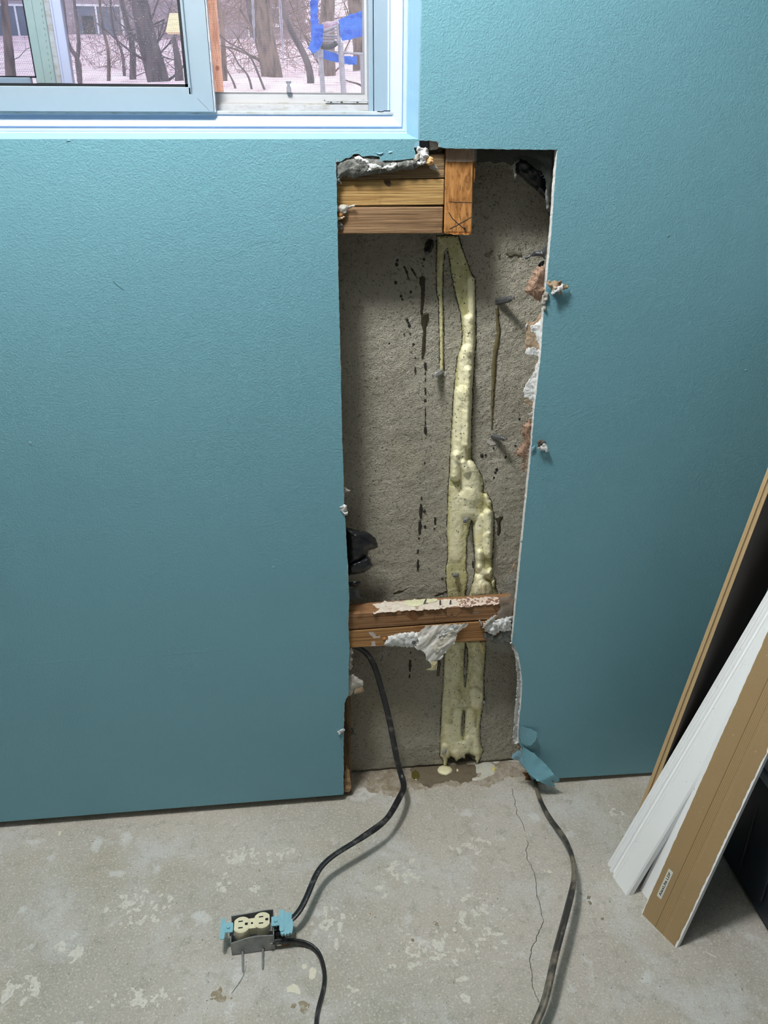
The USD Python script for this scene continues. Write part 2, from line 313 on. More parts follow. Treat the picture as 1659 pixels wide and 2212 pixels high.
# outline of the cut, pixels on the painted face
HOLE_TOP = [(725, 340), (727, 350), (738, 349), (747, 341), (757, 340), (763, 333), (776, 332), (782, 338), (800, 336), (819, 338), (823, 350), (830, 346), (850, 347), (873, 345), (886, 343), (896, 341), (898, 330), (894, 321), (897, 306), (905, 302), (917, 304), (930, 304), (944, 306), (948, 309), (948, 317), (960, 320), (1010, 321), (1080, 322), (1140, 323), (1204, 323)]
HOLE_RIGHT = [(1204, 323), (1198, 400), (1191, 500), (1182, 600), (1176, 645), (1173, 690), (1169, 760), (1162, 820), (1155, 880), (1145, 1000), (1139, 1060), (1130, 1150), (1120, 1250), (1112, 1330), (1106, 1388), (1112, 1397), (1119, 1412), (1124, 1436), (1128, 1470), (1127, 1500), (1125, 1525), (1122, 1550), (1120, 1580), (1121, 1605), (1127, 1616), (1124, 1632), (1130, 1650), (1142, 1672), (1152, 1688)]
HOLE_LEFT = [(742, 1717), (742, 1600), (743, 1560), (744, 1520), (748, 1509), (753, 1500), (753, 1440), (755, 1400), (752, 1345), (754, 1300), (752, 1240), (749, 1190), (747, 1140), (743, 1090), (742, 1020), (739, 950), (737, 850), (735, 760), (732, 650), (730, 560), (729, 500), (727, 400), (725, 340)]
zl0, zl1, zr0, zr1 = P(0, 1775)[2], P(742, 1716)[2], P(1152, 1684)[2], P(1400, 1669)[2]
hx = XZ(HOLE_LEFT)[0]; rx = XZ(HOLE_RIGHT)[-1]
WINX1, WINZ0, WINX0, WINZ1 = 0.1985, float(P(905, 300.5)[2]), -1.02, 1.98
def wall_poly(seed, amp, grow, step):
    h = np.vstack([jag(XZ(HOLE_TOP), step, amp, seed, False), jag(XZ(HOLE_RIGHT), step, amp, seed+1, False), [[XZ(HOLE_RIGHT)[-1][0], -.2], [XZ(HOLE_LEFT)[0][0], -.2]], jag(XZ(HOLE_LEFT), step, amp, seed+2, False)])
    slope = (zl1-zl0)/(hx[0]-P(0, 1775)[0]); slr = (zr1-zr0)/(P(1400, 1673)[0]-rx[0])
    body = sg.Polygon([(XL, zl0-slope*(P(0, 1775)[0]-XL)), (hx[0], zl1), (rx[0], zr0), (XR, zr0+slr*(XR-rx[0])), (XR, ZC), (XL, ZC)])
    win = sg.box(WINX0, WINZ0, WINX1, WINZ1)
    return body.difference(sg.Polygon(h).buffer(grow)).difference(win)
wall = thing('wall_back', kind='structure', label='teal painted drywall with a tall cut-out below the window')
part(wall, 'paint_layer', ext(wall_poly(3, .00025, 0, .003), -.0007, 0), TEAL)
part(wall, 'gypsum_core', ext(wall_poly(11, .0003, -.0003, .0035).buffer(0), 0.00005, T), GYP, label='white chalky gypsum edge of the cut')
seg_ = [(1106, 1388), (1112, 1397), (1119, 1412), (1124, 1436), (1128, 1470), (1127, 1500), (1125, 1525), (1122, 1550), (1120, 1580), (1121, 1605)]
part(wall, 'crumbled_edge', sheet([(x+1, y) for x, y in seg_]+[(x-(4+6*math.sin(min(1, (y-1388)/60)*1.5)+1.5*math.sin(y*.31)), y+2) for x, y in seg_[::-1]], lambda px, py, e: P(px, py, .0008+.010*np.clip(e/6, 0, 1)-.002*fb(px, py, 4, 3)), 2.0, .8, 4, th=(0, .004, 0)), GYPSH, True, label='crumbling white gypsum along the lower right edge of the cut')
# nicks, seams and scratches of the painted face
def ribbon(px, w, y=-.0009, th=.0004):
    a = resample(px, 12, False); a = a+np.random.default_rng(len(px)).normal(0, .5, a.shape); c = XZ(a, y)
    return ext(sg.LineString(c).buffer(w/2), y, y+th)
part(wall, 'tape_seam', ribbon([(0, 1438), (180, 1425), (360, 1413), (520, 1403), (640, 1394), (750, 1385)], .0016), TEAL)
part(wall, 'tape_seam', ribbon([(957, 60), (954, 140), (950, 200), (948, 260), (947, 306)], .0014), TEAL)
part(wall, 'paint_scratch', ribbon([(480, 545), (500, 553), (525, 540), (545, 527), (570, 520), (610, 524)], .0008), TEAL)
part(wall, 'paint_scratch', ribbon([(245, 608), (252, 616), (262, 622), (268, 627)], .0011), M('scuff', (66, 104, 108), .6))
part(wall, 'paint_scratch', ribbon([(1506, 905), (1508, 930), (1504, 955)], .001), TEAL)
for k, (x, y, r) in enumerate([(148, 304, 5), (843, 329, 6), (1443, 510, 4), (1611, 800, 4), (65, 957, 5), (82, 1010, 3), (411, 1303, 3), (1243, 709, 3), (1127, 1170, 3), (1172, 1035, 3), (1221, 880, 3), (1175, 876, 4), (199, 1254, 3), (316, 1180, 3), (85, 740, 3), (590, 1225, 3), (1230, 1420, 3), (1210, 1395, 3), (1440, 1435, 3), (1262, 680, 3)]):
    q = [(x+r*(1+.5*math.sin(3*a+k))*math.cos(a), y+r*.55*(1+.4*math.cos(2*a+k))*math.sin(a)) for a in np.linspace(0, 6.28, 9)[:-1]]
    part(wall, 'paint_chip', sheet(q, lambda px, py, e: P(px, py, -.001-.0008*np.clip(e/2, 0, 1)), 2.0), TEAL2 if k in (1, 3, 4, 14, 15) else TEAL)

# concrete foundation wall behind the cut (with the window's opening)
def axis(a, b, lo, hi, fine, coarse):
    return np.unique(np.round(np.r_[np.arange(a, lo, coarse), np.arange(lo, hi, fine), np.arange(hi, b, coarse), b], 5))
gx = np.unique(np.r_[axis(XL, XR, .03, .50, .0032, .12), WINX0, WINX1]); gz = np.unique(np.r_[axis(-.05, ZC, -.02, 1.40, .0032, .12), WINZ0, WINZ1])
X, Z = np.meshgrid(gx, gz); fine = (X > .02) & (X < .5) & (Z < 1.38)
rough = (meshkit.fbm(np.stack([X*38, Z*38, X*0], -1), 4, 5)-.5)*.0042+(meshkit.fbm(np.stack([X*150, Z*150, X*0], -1), 3, 8)-.5)*.0022
Y = yc(Z)+np.where(fine, rough, 0)
dark = PC(np.array([968., 1022.]), np.array([1645., 1645.]))
rec = np.exp(-(((X-dark[:, 0].mean())/.030)**4))*np.exp(-((Z-.008)/.016)**4); Y = Y+rec*.05+np.where(Z < .0035, .012, 0)*1.0
nx, nz = len(gx), len(gz); idx = np.arange(nx*nz).reshape(nz, nx)
q = np.stack([idx[:-1, :-1], idx[:-1, 1:], idx[1:, 1:], idx[1:, :-1]], -1).reshape(-1, 4); V = np.stack([X, Y, Z], -1).reshape(-1, 3); c = V[q].mean(1)
q = q[~((c[:, 0] > WINX0) & (c[:, 0] < WINX1) & (c[:, 2] > WINZ0) & (c[:, 2] < WINZ1))]
fnd = thing('wall_foundation', kind='structure', label='rough grey concrete wall inside the cut')
part(fnd, 'concrete_face', (V, np.vstack([q[:, [0, 1, 2]], q[:, [0, 2, 3]]])), CONC, True)
# rest of the thickness of the wall, outside
part(fnd, 'outer_wall', ext(sg.box(XL, -.3, XR, ZC).difference(sg.box(WINX0, WINZ0-.002, WINX1, WINZ1)), .16, .34), CONC)
# floor with a true crack cut into it
crack = [(1105, 1702), (1113, 1732), (1117, 1760), (1128, 1778), (1134, 1795), None, (1138, 1815), (1141, 1826), (1136, 1838), (1140, 1856), (1152, 1880), (1157, 1905), (1160, 1935), (1166, 1955), (1169, 1975), (1174, 1988), (1166, 2005), (1158, 2030), (1148, 2045), (1144, 2070), (1147, 2095), (1151, 2120), (1155, 2140), (1160, 2155), (1164, 2165)]
cuts, seg = [], []
for p in crack+[None]:
    if p is None:
        a = jag(G(np.array([s[0] for s in seg]), np.array([s[1] for s in seg]))[:, :2], .006, .0011, 5, False); cuts.append(sg.LineString(a).buffer(.00065, cap_style=2)); seg = []
    else: seg.append(p)
side = jag(G(np.array([1158., 1130, 1118]), np.array([2040., 2020, 2008]))[:, :2], .006, .001, 6, False)
slab = sg.box(XL, YN, XR, .097).difference(shapely.union_all(cuts))
fl = thing('floor', kind='structure', label='stained grey concrete slab floor')
part(fl, 'slab', extz(slab, -.08, 0), FLOOR)
part(fl, 'crack_bottom', box((.2, -.8, -.012), (.55, .02, -.008)), RIM)
def splat(name, cx, cy, spread, n, rmax, mat, seed, zz=.0003):
    """Organic splatter: noise over a soft mask, cut at a level and cleaned up."""
    c = G(float(cx), float(cy))[:2]; sx, sy = spread[0]/1150*1.25, spread[1]/800*1.1; st = .0009 if max(sx, sy) < .09 else .0013
    u, v = np.arange(-sx*1.6, sx*1.6, st), np.arange(-sy*1.6, sy*1.6, st); U_, V_ = np.meshgrid(u, v)
    k = 55.0 if rmax > 6 else 110.0
    f = meshkit.fbm(np.stack([(U_+c[0])*k, (V_+c[1])*k, U_*0+seed*1.7], -1), 5, seed)-.30*((U_/sx)**2+(V_/sy)**2)
    on = f > np.quantile(f, 1-(.020 if spread[0] > 70 else min(.062, .0085*n**.5))); on = np.pad(on, ((0, 0), (1, 1))).astype(np.int8); ps = []
    rr, a_ = np.nonzero(np.diff(on, axis=1) == 1); b_ = np.nonzero(np.diff(on, axis=1) == -1)[1]
    g = shapely.union_all(shapely.box(c[0]+u[0]+a_*st, c[1]+v[rr], c[0]+u[0]+b_*st, c[1]+v[rr]+st*1.001)).buffer(st*.8).buffer(-st*.75).simplify(st*.3)
    part(fl, name, extz(g, -.0003, zz+(seed % 37)*.000012), mat)
for k, (x, y, sp, n, rm) in enumerate([(510, 1850, (26, 40), 30, 11), (545, 1915, (18, 26), 18, 8), (480, 1905, (30, 26), 18, 7), (665, 2100, (18, 26), 26, 16), (640, 2140, (45, 12), 20, 11), (720, 2035, (14, 22), 14, 9), (850, 1880, (34, 22), 24, 9), (890, 1862, (20, 14), 16, 8), (825, 1925, (26, 16), 14, 7), (880, 1890, (40, 30), 16, 5), (130, 1800, (14, 10), 10, 10), (60, 2140, (70, 30), 26, 11), (150, 2050, (50, 34), 16, 7), (720, 1990, (60, 34), 18, 4), (1010, 2140, (24, 30), 20, 10), (1185, 1885, (14, 10), 10, 9), (1020, 1830, (60, 30), 18, 5), (1330, 1760, (30, 20), 12, 6), (300, 1960, (110, 60), 30, 4), (930, 2060, (120, 60), 34, 3), (760, 2150, (20, 20), 10, 6), (300, 2160, (120, 30), 20, 5), (560, 1850, (150, 30), 26, 4), (1040, 1990, (90, 80), 30, 3)]):
    splat('paint_splatter', x, y, sp, n, rm, CREAMSP if k in (3, 4, 10, 15) else SPLAT, 40+k)
for k, (x, y, sp, n, rm, mt) in enumerate([(1275, 1950, (12, 14), 16, 9, MUD), (1300, 1985, (9, 7), 10, 7, MUD), (890, 2030, (12, 6), 8, 6, MUD), (945, 2000, (16, 10), 10, 6, STAIN), (800, 1976, (4, 5), 5, 6, RUST), (480, 2150, (40, 20), 18, 8, STAIN), (650, 2165, (30, 22), 16, 7, STAIN), (560, 1880, (6, 6), 4, 6, STAIN), (840, 1702, (36, 14), 26, 16, STAIN), (800, 1690, (26, 16), 18, 14, STAIN)]):
    splat('mud_mark' if mt is MUD else 'rust_spot' if mt is RUST else 'brown_stain', x, y, sp, n, rm, mt, 80+k, .0004)
part(fl, 'damp_band', sheet([(757, 1668), (848, 1655), (960, 1648), (1118, 1641), (1140, 1662), (1136, 1674), (1112, 1682), (1098, 1676), (1080, 1690), (1052, 1698), (1020, 1694), (985, 1700), (950, 1698), (920, 1708), (890, 1704), (870, 1716), (845, 1722), (820, 1712), (800, 1716), (782, 1700), (764, 1706)], lambda px, py, e: G(px, py, np.where(e > 0, .0005, -.0003)), 4, 2.2, 4), DAMP, True)
part(fl, 'wet_stain', sheet([(884, 1662), (905, 1652), (1012, 1650), (1034, 1655), (1030, 1680), (1013, 1690), (1003, 1688), (995, 1692), (988, 1687), (972, 1686), (960, 1689), (945, 1694), (930, 1700), (915, 1698), (903, 1690), (896, 1676)], lambda px, py, e: G(px, py, .0007+.0006*np.clip(e/3, 0, 1)), 3.5, 1.2, 4), WET, True)
for pts in ([(889, 1670), (897, 1662), (906, 1668), (908, 1678), (903, 1685), (895, 1684), (889, 1679)],):
    part(fl, 'olive_puddle', sheet(pts, lambda px, py, e: G(px, py, .001+.0018*np.clip(e/4, 0, 1)**.6), 2.2), OILY, True)
r = np.random.default_rng(17); bits = []
for _ in range(230):
    c = G(r.uniform(20, 1640), r.uniform(1790, 2200))
    if c[1] < -.02: bits.append(move(cbox((r.uniform(.001, .003), r.uniform(.001, .0025), .0008), .0003), c+[0, 0, .0003], trimesh.transformations.rotation_matrix(r.uniform(0, 6), (0, 0, 1))[:3, :3]))
part(fl, 'grit', join(bits), MUD, kind='stuff')
part(fl, 'paint_sliver', move(cbox((.021, .0028, .0008)), G(1536., 2063.)+[0, 0, .0005], trimesh.transformations.rotation_matrix(.75, (0, 0, 1))[:3, :3]), SPLAT)
single('wall_left', box((XL-.1, YN, -.05), (XL, .34, ZC)), ROOMW, kind='structure')
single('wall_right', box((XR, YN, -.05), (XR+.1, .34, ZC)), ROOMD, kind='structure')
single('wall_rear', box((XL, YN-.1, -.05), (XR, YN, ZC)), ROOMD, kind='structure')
single('ceiling', box((XL-.1, YN-.1, ZC), (XR+.1, .36, ZC+.1)), CEIL, kind='structure')
lamp = thing('ceiling_lamp', 'white globe lamp hanging under the ceiling', 'lamp', LAMP_AT)
la = np.array(LAMP_AT)
part(lamp, 'ceiling_plate', turned(la+[0, 0, LAMP_R*.9], la+[0, 0, ZC-LAMP_AT[2]], [(0, .05), (.5, .06), (.9, .09), (1, .09)], 32), WHITE, 30)
gv, gf = tri(trimesh.creation.icosphere(3, LAMP_R))
part(lamp, 'globe', (gv+la, gf), usdkit.material(stage, '/World/Looks/lamp_light', {'e': ('emission', {'color': LAMP_COL, 'strength': LAMP_L})}, [], surface='e.emission'), True)
# ------------------------------------------------------------------ window
YF = 0.137                                                            # the window stands this deep in the wall
def wz_(py, y, px=600): return float(P(px, py, y)[2])
def wx_(px, y, py=150): return float(P(px, py, y)[0])
win = thing('window_1', kind='structure', label='white sliding window set deep in the teal wall')
# painted reveal: right cheek and sloping sill, light blue
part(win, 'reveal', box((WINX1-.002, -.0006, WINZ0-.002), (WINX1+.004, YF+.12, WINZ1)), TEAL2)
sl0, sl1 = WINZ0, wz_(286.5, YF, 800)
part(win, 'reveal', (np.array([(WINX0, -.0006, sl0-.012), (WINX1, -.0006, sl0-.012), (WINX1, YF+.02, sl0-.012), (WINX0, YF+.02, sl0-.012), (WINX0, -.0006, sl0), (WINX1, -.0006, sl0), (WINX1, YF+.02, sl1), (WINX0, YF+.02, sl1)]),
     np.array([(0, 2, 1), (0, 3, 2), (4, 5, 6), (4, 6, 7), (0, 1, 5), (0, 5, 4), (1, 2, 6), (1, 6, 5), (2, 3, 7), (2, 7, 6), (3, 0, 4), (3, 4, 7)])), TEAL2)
# casing: moulded trim, bottom and right with a mitre, section = (distance in from the outer edge, depth)
x1c, z0c = wx_(881, YF), sl1
sec = [(0, YF+.03), (0, YF+.001), (.0025, YF), (.0055, YF), (.0062, YF+.003), (.0085, YF+.003), (.0095, YF), (.012, YF+.0005), (.026, YF+.011), (.0295, YF+.0115), (.0305, YF+.009), (.0335, YF+.009), (.0335, YF+.03)]
def casing(corner_first, corners):
    V = []
    for cx, cz, sx, sz in corners:
        V += [(cx+sx*s, y, cz+sz*s) for s, y in sec]
    n = len(sec); f = []
    for j in range(n):
        a, b = j, (j+1) % n; f += [(a, b, a+n), (b, b+n, a+n)]
    V = np.array(V); f = np.array(f); f = np.vstack([f, [(0, i+1, i) for i in range(1, n-1)], [(n, n+i, n+i+1) for i in range(1, n-1)]])
    if trimesh.Trimesh(V, f, process=False).volume < 0: f = f[:, ::-1]
    return V, f
part(win, 'casing', casing(0, [(WINX0, z0c, 0, 1), (x1c, z0c, -1, 1)]), WHITE)
part(win, 'casing', casing(0, [(x1c, z0c, -1, 1), (x1c, WINZ1, -1, 0)]), WHITE)
part(win, 'casing_foot', box((WINX0, YF-.0015, wz_(294.5, YF, 600)), (x1c+.001, YF+.02, z0c+.0005), .0006), WHITE)
part(win, 'caulk', box((x1c-.0005, YF+.001, z0c), (WINX1, YF+.02, WINZ1)), TEAL2)
xi = x1c-.0335; zi = z0c+.0335                                        # inside of the casing
# right jamb strip and frame
yA, yS = YF+.012, YF+.062
xa, xb = wx_(797, yA), wx_(838, yA); zs = wz_(241, yA)
part(win, 'jamb_strip', join([box((xa, yA, zi-.004), (wx_(806.5, yA), yA+.05, WINZ1), .001), box((wx_(808, yA), yA+.0012, zi-.004), (xb, yA+.05, WINZ1), .001), box((xb+.001, yA+.004, zi-.004), (x1c-.02, yA+.03, WINZ1))]), VINYL)
part(win, 'caulk_crack', ext(sg.LineString(jag(np.array([(wx_(836.5, yA-.001, 205), wz_(205, yA)), (wx_(836, yA-.001, 240), wz_(242, yA))]), .003, .0003, 3, False)).buffer(.0005), yA-.0002+.004, yA+.004), SLOT)
part(win, 'caulk_crack', ext(sg.LineString(jag(np.array([(wx_(815, yA, 247), zi-.0005), (wx_(842, yA, 247), zi+.0005)]), .003, .0004, 4, False)).buffer(.0006), YF+.0085, YF+.0089), SLOT)
# bottom track in steps: front lip, lower groove, dirty step, screen rail
zt = [wz_(247, YF+.010), wz_(241, YF+.012), wz_(226, YF+.034), wz_(222, YF+.036), wz_(207, YF+.050)]
part(win, 'bottom_track', join([box((WINX0, YF+.0085, zi-.006), (x1c-.02, YF+.014, zt[1]), .0006), box((WINX0, YF+.014, zi-.01), (xa+.01, YF+.032, zt[1]-.004)), box((WINX0, YF+.032, zi-.01), (xa+.01, YF+.038, zt[2]), .0006), box((WINX0, YF+.038, zi-.01), (xa+.01, YF+.060, wz_(222, YF+.046)))]), DIRTY)
part(win, 'track_debris', join([move(cbox((.004, .003, .0022), .0006), P(x, 217+(i % 3)*2, YF+.037)) for i, x in enumerate((702, 709, 715, 722, 729, 738, 752, 765, 772, 785))]), MUD, kind='stuff')
part(win, 'track_lip', box((wx_(702, YF+.036, 216), YF+.034, wz_(219, YF+.036)), (xa+.002, YF+.037, wz_(215.5, YF+.036)), .0004), DIRTY)
# insect screen: frame, wires, latch
zsc = wz_(200, yS); xsr = wx_(784, yS)
xsl = wx_(135, yS, 100)
part(win, 'screen_frame', join([box((xsl, yS-.008, wz_(230, yS)), (xa+.02, yS+.004, zsc), .001), box((xsr, yS-.008, zsc-.002), (xsr+.016, yS+.004, WINZ1), .001), box((xsr+.011, yS-.028, zsc-.006), (xa+.01, yS-.006, WINZ1), .001)]), M('screen_frame_grey', (186, 186, 190), .45))
part(win, 'screen_gasket', join([box((xsl, yS-.0085, zsc-.0022), (xsr+.002, yS-.0075, zsc), 0), box((xsr, yS-.0085, zsc), (xsr+.0018, yS-.0075, WINZ1))]), M('grey_spline', (132, 132, 134), .6))
wires = []
pw = .00145; wv, wf = cbox((1, 1, 1)); ww = .00030
for x in np.arange(-.62, xsr, pw): wires.append((wv*[ww, ww, .34]+[x, yS, zsc+.165], wf))
for z in np.arange(zsc, zsc+.33, pw): wires.append((wv*[xsr+.62, ww, ww]+[(xsr-.62)/2, yS+ww*.6, z], wf))
part(win, 'screen_mesh', join(wires), WIRE, kind='stuff', label='fine grey insect screen')
lp = P(624, 198, yS-.012)
part(win, 'screen_latch', join([move(cbox((.008, .006, .010), .001), lp+[0, 0, .003]), move(cbox((.005, .006, .007), .001), lp+[0, 0, .0095]), move(cbox((.009, .005, .004), .001), lp+[0, 0, .0145])]), GALV)
# inner sliding sash: bottom rail, stile, gasket, pane
yI = YF-.004
xs0, xs1 = wx_(403, yI, 160), wx_(461, yI, 230); zb0, zb1, zb2 = wz_(243, yI, 300), wz_(209, yI, 300), wz_(187, yI, 300)
XG = -.70
part(win, 'sash_rail', join([box((XG, yI, zb0+.0015), (xs1, yI+.024, zb1+.004), .0), box((XG, yI+.0035, zb1), (xs0+.004, yI+.02, zb2), .001)]), VINYL, label='bottom rail of the sliding sash')
part(win, 'sash_stile', join([box((xs0+.012, yI, zb1+.004), (xs1, yI+.024, WINZ1-.02), .0), box((xs0, yI+.0035, zb1-.002), (xs0+.0045, yI+.02, WINZ1-.02), .001), box((xs0+.004, yI+.009, zb1+.001), (xs0+.0135, yI+.02, WINZ1-.02))]), VINYL)
part(win, 'mitre_line', ext(sg.LineString([P(427, 213, yI)[[0, 2]], P(452, 238, yI)[[0, 2]]]).buffer(.0003), yI-.0003, yI), GALV)
part(win, 'sash_edge', box((xs1, yI+.004, zb0+.001), (xs1+.003, yI+.02, WINZ1-.02), .0008), M('worn_edge', (186, 180, 186), .6, [((200, 200, 60), 4, .45, .6, (222, 222, 226), .8)]))
part(win, 'sash_gasket', join([box((XG, yI+.006, zb2-.0015), (xs0, yI+.014, zb2+.0042)), box((xs0-.0046, yI+.006, zb2), (xs0, yI+.014, WINZ1-.02))]), GASK)
part(win, 'sash_pane', box((XG, yI+.015, zb2), (xs0, yI+.018, WINZ1-.02)), GLASS)
dr = np.random.default_rng(5); sp = []
for _ in range(520):
    x, y = dr.uniform(150, 398), dr.uniform(-8, 180); p = P(x, y, yI+.0148); w_ = dr.uniform(.0002, .00055); sp.append(move(cbox((w_, .0002, w_*dr.uniform(.6, 2))), p))
part(win, 'water_speck', join(sp), SPLAT, kind='stuff')
# outer fixed sash seen through the pane
yO = YF+.032
def post(x0, x1, y, py=100, d=.016): return box((wx_(x0, y, py), y, wz_(184, y)), (wx_(x1, y, py), y+d, WINZ1-.02), .001)
part(win, 'outer_stile', join([post(65.5, 85, yO+.004), post(84, 108, yO)]), M('greenish_vinyl', (158, 176, 172), .45, [(12, 3, .45, .75, (150, 170, 170), .7)]))
part(win, 'outer_stile_edge', post(108, 121, yO+.006), DIRTY)
part(win, 'middle_post', join([post(120, 126, yO+.009), post(126, 145, yO+.012)]), M('lilac_vinyl', (190, 194, 216), .45))
part(win, 'outer_rail', box((-1.0, yO+.002, wz_(190, yO)), (wx_(66, yO, 180), yO+.016, wz_(171, yO)), .001), VINYL)
part(win, 'outer_gasket', join([box((-1.0, yO+.004, wz_(171, yO)), (wx_(66, yO, 100), yO+.012, wz_(168, yO))), box((wx_(63, yO, 100), yO+.004, wz_(171, yO)), (wx_(65.7, yO, 100), yO+.012, WINZ1-.02))]), GASK)
part(win, 'outer_pane', box((-1.0, yO+.008, wz_(172, yO)), (wx_(64, yO, 100), yO+.011, WINZ1-.02)), GLASS)
part(win, 'wear_mark', join([move(cbox((.0006, .0006, .0035)), P(88+i*1.9, 8+i*13.5, yO-.0003), trimesh.transformations.rotation_matrix(.5*math.sin(i*5), (0, 1, 0))[:3, :3]) for i in range(13)]), MUD, kind='stuff')

# ------------------------------------------------------------------ framing in the cut
YB = T+.0008
def board(name, px4, depth, mat, label, cat='board', bev=.0018, seed=1):
    a = np.array(px4, float); c = P(a[:, 0], a[:, 1], YB); ax = np.array([c[1]-c[0], [0, 1, 0], c[0]-c[3]])
    L_ = np.linalg.norm(ax[0]); Hh = (np.linalg.norm(c[0]-c[3])+np.linalg.norm(c[1]-c[2]))/2
    ex = ax[0]/L_; ez = np.cross(ex, [0, 1, 0]); v, f = cbox((L_, depth, Hh), bev); v = v.copy()
    ctr = c.mean(0)+[0, depth/2, 0]
    return single(name, move((v, f), ctr, np.array([ex, [0, 1, 0], ez])), mat, label, cat)
lx = 718
board('wood_board', [(lx, 336), (962, 332), (962, 385.5), (lx, 388)], .038, W1, 'topmost weathered board under the window, half hidden by torn grey paper')
board('wood_board', [(lx, 388.8), (961, 386.6), (960, 444.5), (lx, 445)], .038, W2, 'middle yellow pine board with a dark knot under the window')
board('wood_board', [(lx, 447), (958.5, 446.5), (957.5, 503.5), (lx, 507.5)], .038, W3, 'lowest brown board of the three under the window')
st_ = thing('wall_stud', 'short upright orange stud end with a pencilled cross, right of the three boards', 'stud', P(990, 506, YB))
a = P(np.array([963., 1023, 1019.5, 959.5]), np.array([322., 322, 505, 505]), YB); v, f = cbox((1, 1, 1), .03)
U_ = (v[:, 0]+.5)[:, None]; W_ = (v[:, 2]+.5)[:, None]
sv = (a[3]*(1-U_)+a[2]*U_)*(1-W_)+(a[0]*(1-U_)+a[1]*U_)*W_; sv[:, 1] = YB+(v[:, 1]+.5)*.038
part(st_, 'stud_body', (sv, f), W4)
def line3(px, w, y): return ext(sg.LineString(XZ(resample(px, 4, False)+np.random.default_rng(3).normal(0, .3, (len(resample(px, 4, False)), 2)), y)).buffer(w/2), y-.0002, y)
part(st_, 'pencil_line', join([line3([(970, 436), (985, 437), (1019, 437.5)], .0011, YB), line3([(969, 460), (978, 472), (990, 484), (1004, 495)], .0014, YB), line3([(971, 495), (985, 488), (1003, 478), (1018, 469)], .0014, YB), line3([(1003, 494), (1006, 499)], .003, YB)]), PENCIL)
part(st_, 'splinter', sheet([(1022.5, 330), (1025.5, 345), (1026, 385), (1023, 396), (1021, 370)], lambda px, py, e: P(px, py, YB+.004), 4, .3, 3, th=(0, .006, 0)), W4)
part(st_, 'splinter', sheet([(962, 504), (985, 505), (1014, 504), (1018, 506), (1006, 508), (996, 507), (990, 509), (978, 507)], lambda px, py, e: P(px, py, YB-.0008+.001*fb(px, py, 5)), 3, .8, 5, th=(0, .004, 0)), W4)
knot = [(829, 389), (837, 388.5), (843, 391), (845, 398), (841, 403), (835, 401), (830, 395)]
single('board_knot', ext(sg.Polygon(XZ(knot, YB)), YB-.0006, YB), M('knot', (88, 66, 44), .7, [(200, 3, .45, .6, (60, 44, 30), .8)]), 'oval dark knot in the middle yellow board', 'knot')
# lower double plate
pl = thing('bottom_board', 'upper board of the low pair crossing the cut, pale film and nails on top', 'board', P(910, 1358, YB))
def slab_px(front_top, front_bot, depth, bev=.0015):
    A = P(np.array([q[0] for q in front_top+front_bot], float), np.array([q[1] for q in front_top+front_bot], float), YB)
    v, f = cbox((1, 1, 1), .03); U_ = (v[:, 0]+.5)[:, None]; W_ = (v[:, 2]+.5)[:, None]
    sv = (A[2]*(1-U_)+A[3]*U_)*(1-W_)+(A[0]*(1-U_)+A[1]*U_)*W_; sv[:, 1] = YB+(v[:, 1]+.5)*depth; return sv, f
part(pl, 'board_body', slab_px([(740, 1328), (1083, 1304)], [(740, 1361.5), (1083, 1336.5)], .041), W5)
part(pl, 'board_body', slab_px([(1083, 1304), (1112, 1302)], [(1083, 1336.5), (1112, 1335)], .041), W5)
zp0, zp1 = P(740, 1328, YB)[2], P(1083, 1304, YB)[2]; xp0, xp1 = P(740, 1328, YB)[0], P(1083, 1304, YB)[0]
def PT(px, py, h=0.0):                                                # on top of the plate
    z = np.full(np.shape(np.asarray(px, float)), zp0)
    for _ in range(3):
        p = G(px, py, z+h); z = zp0+(p[..., 0]-xp0)/(xp1-xp0)*(zp1-zp0)
    return G(px, py, z+h)
part(pl, 'pencil_line', join([line3([(939, 1322), (939, 1348)], .0007, YB), line3([(964, 1324), (963, 1330), (970, 1332), (978, 1325), (977, 1331), (984, 1332), (997, 1322)], .0008, YB)]), PENCIL)
part(pl, 'staple', join([line3([(1021, 1325), (1034, 1323)], .0016, YB-.0004)]), BRIGHT)
part(pl, 'water_stain', ext(sg.Polygon(jag(XZ([(872, 1321), (925, 1318), (918, 1326), (905, 1333), (897, 1341), (888, 1337), (878, 1331)], YB), .002, .0006, 4)).buffer(0), YB-.0002, YB), M('brown_stain_wood', (118, 78, 44), .7, [(60, 4, .45, .7, (138, 98, 62), .8)]))
FILMP = M('pinkish_film', (218, 206, 194), .6, [(120, 5, .5, .62, (234, 226, 216), .8), (70, 5, .57, .66, (128, 98, 80), .7)], [(150, .0008, 4)])
FILMR = M('film_with_red_flakes', (226, 210, 198), .6, [(150, 4, .50, .53, (112, 62, 40), .9), (60, 4, .56, .7, (226, 216, 190), .6)], [(150, .0008, 4)])
part(pl, 'film', sheet([(800, 1305), (830, 1300), (872, 1298), (930, 1296), (985, 1294), (990, 1309), (950, 1316), (905, 1318), (870, 1320), (826, 1323), (805, 1324), (820, 1316)], lambda px, py, e: PT(px, py, .0006+.0012*np.clip(e/6, 0, 1)*(1+fb(px, py, 7))), 3.5, 1.0, 3), FILMP, True)
part(pl, 'film', sheet([(985, 1294), (1010, 1291), (1060, 1288), (1076, 1289), (1080, 1299), (1078, 1306), (1040, 1308), (1000, 1311), (988, 1310)], lambda px, py, e: PT(px, py, .0008+.0014*np.clip(e/6, 0, 1)*(1+fb(px, py, 6))), 3, 1.0, 5), FILMR, True)
def skin(px, py, e): return np.clip(e/5, 0, 1)
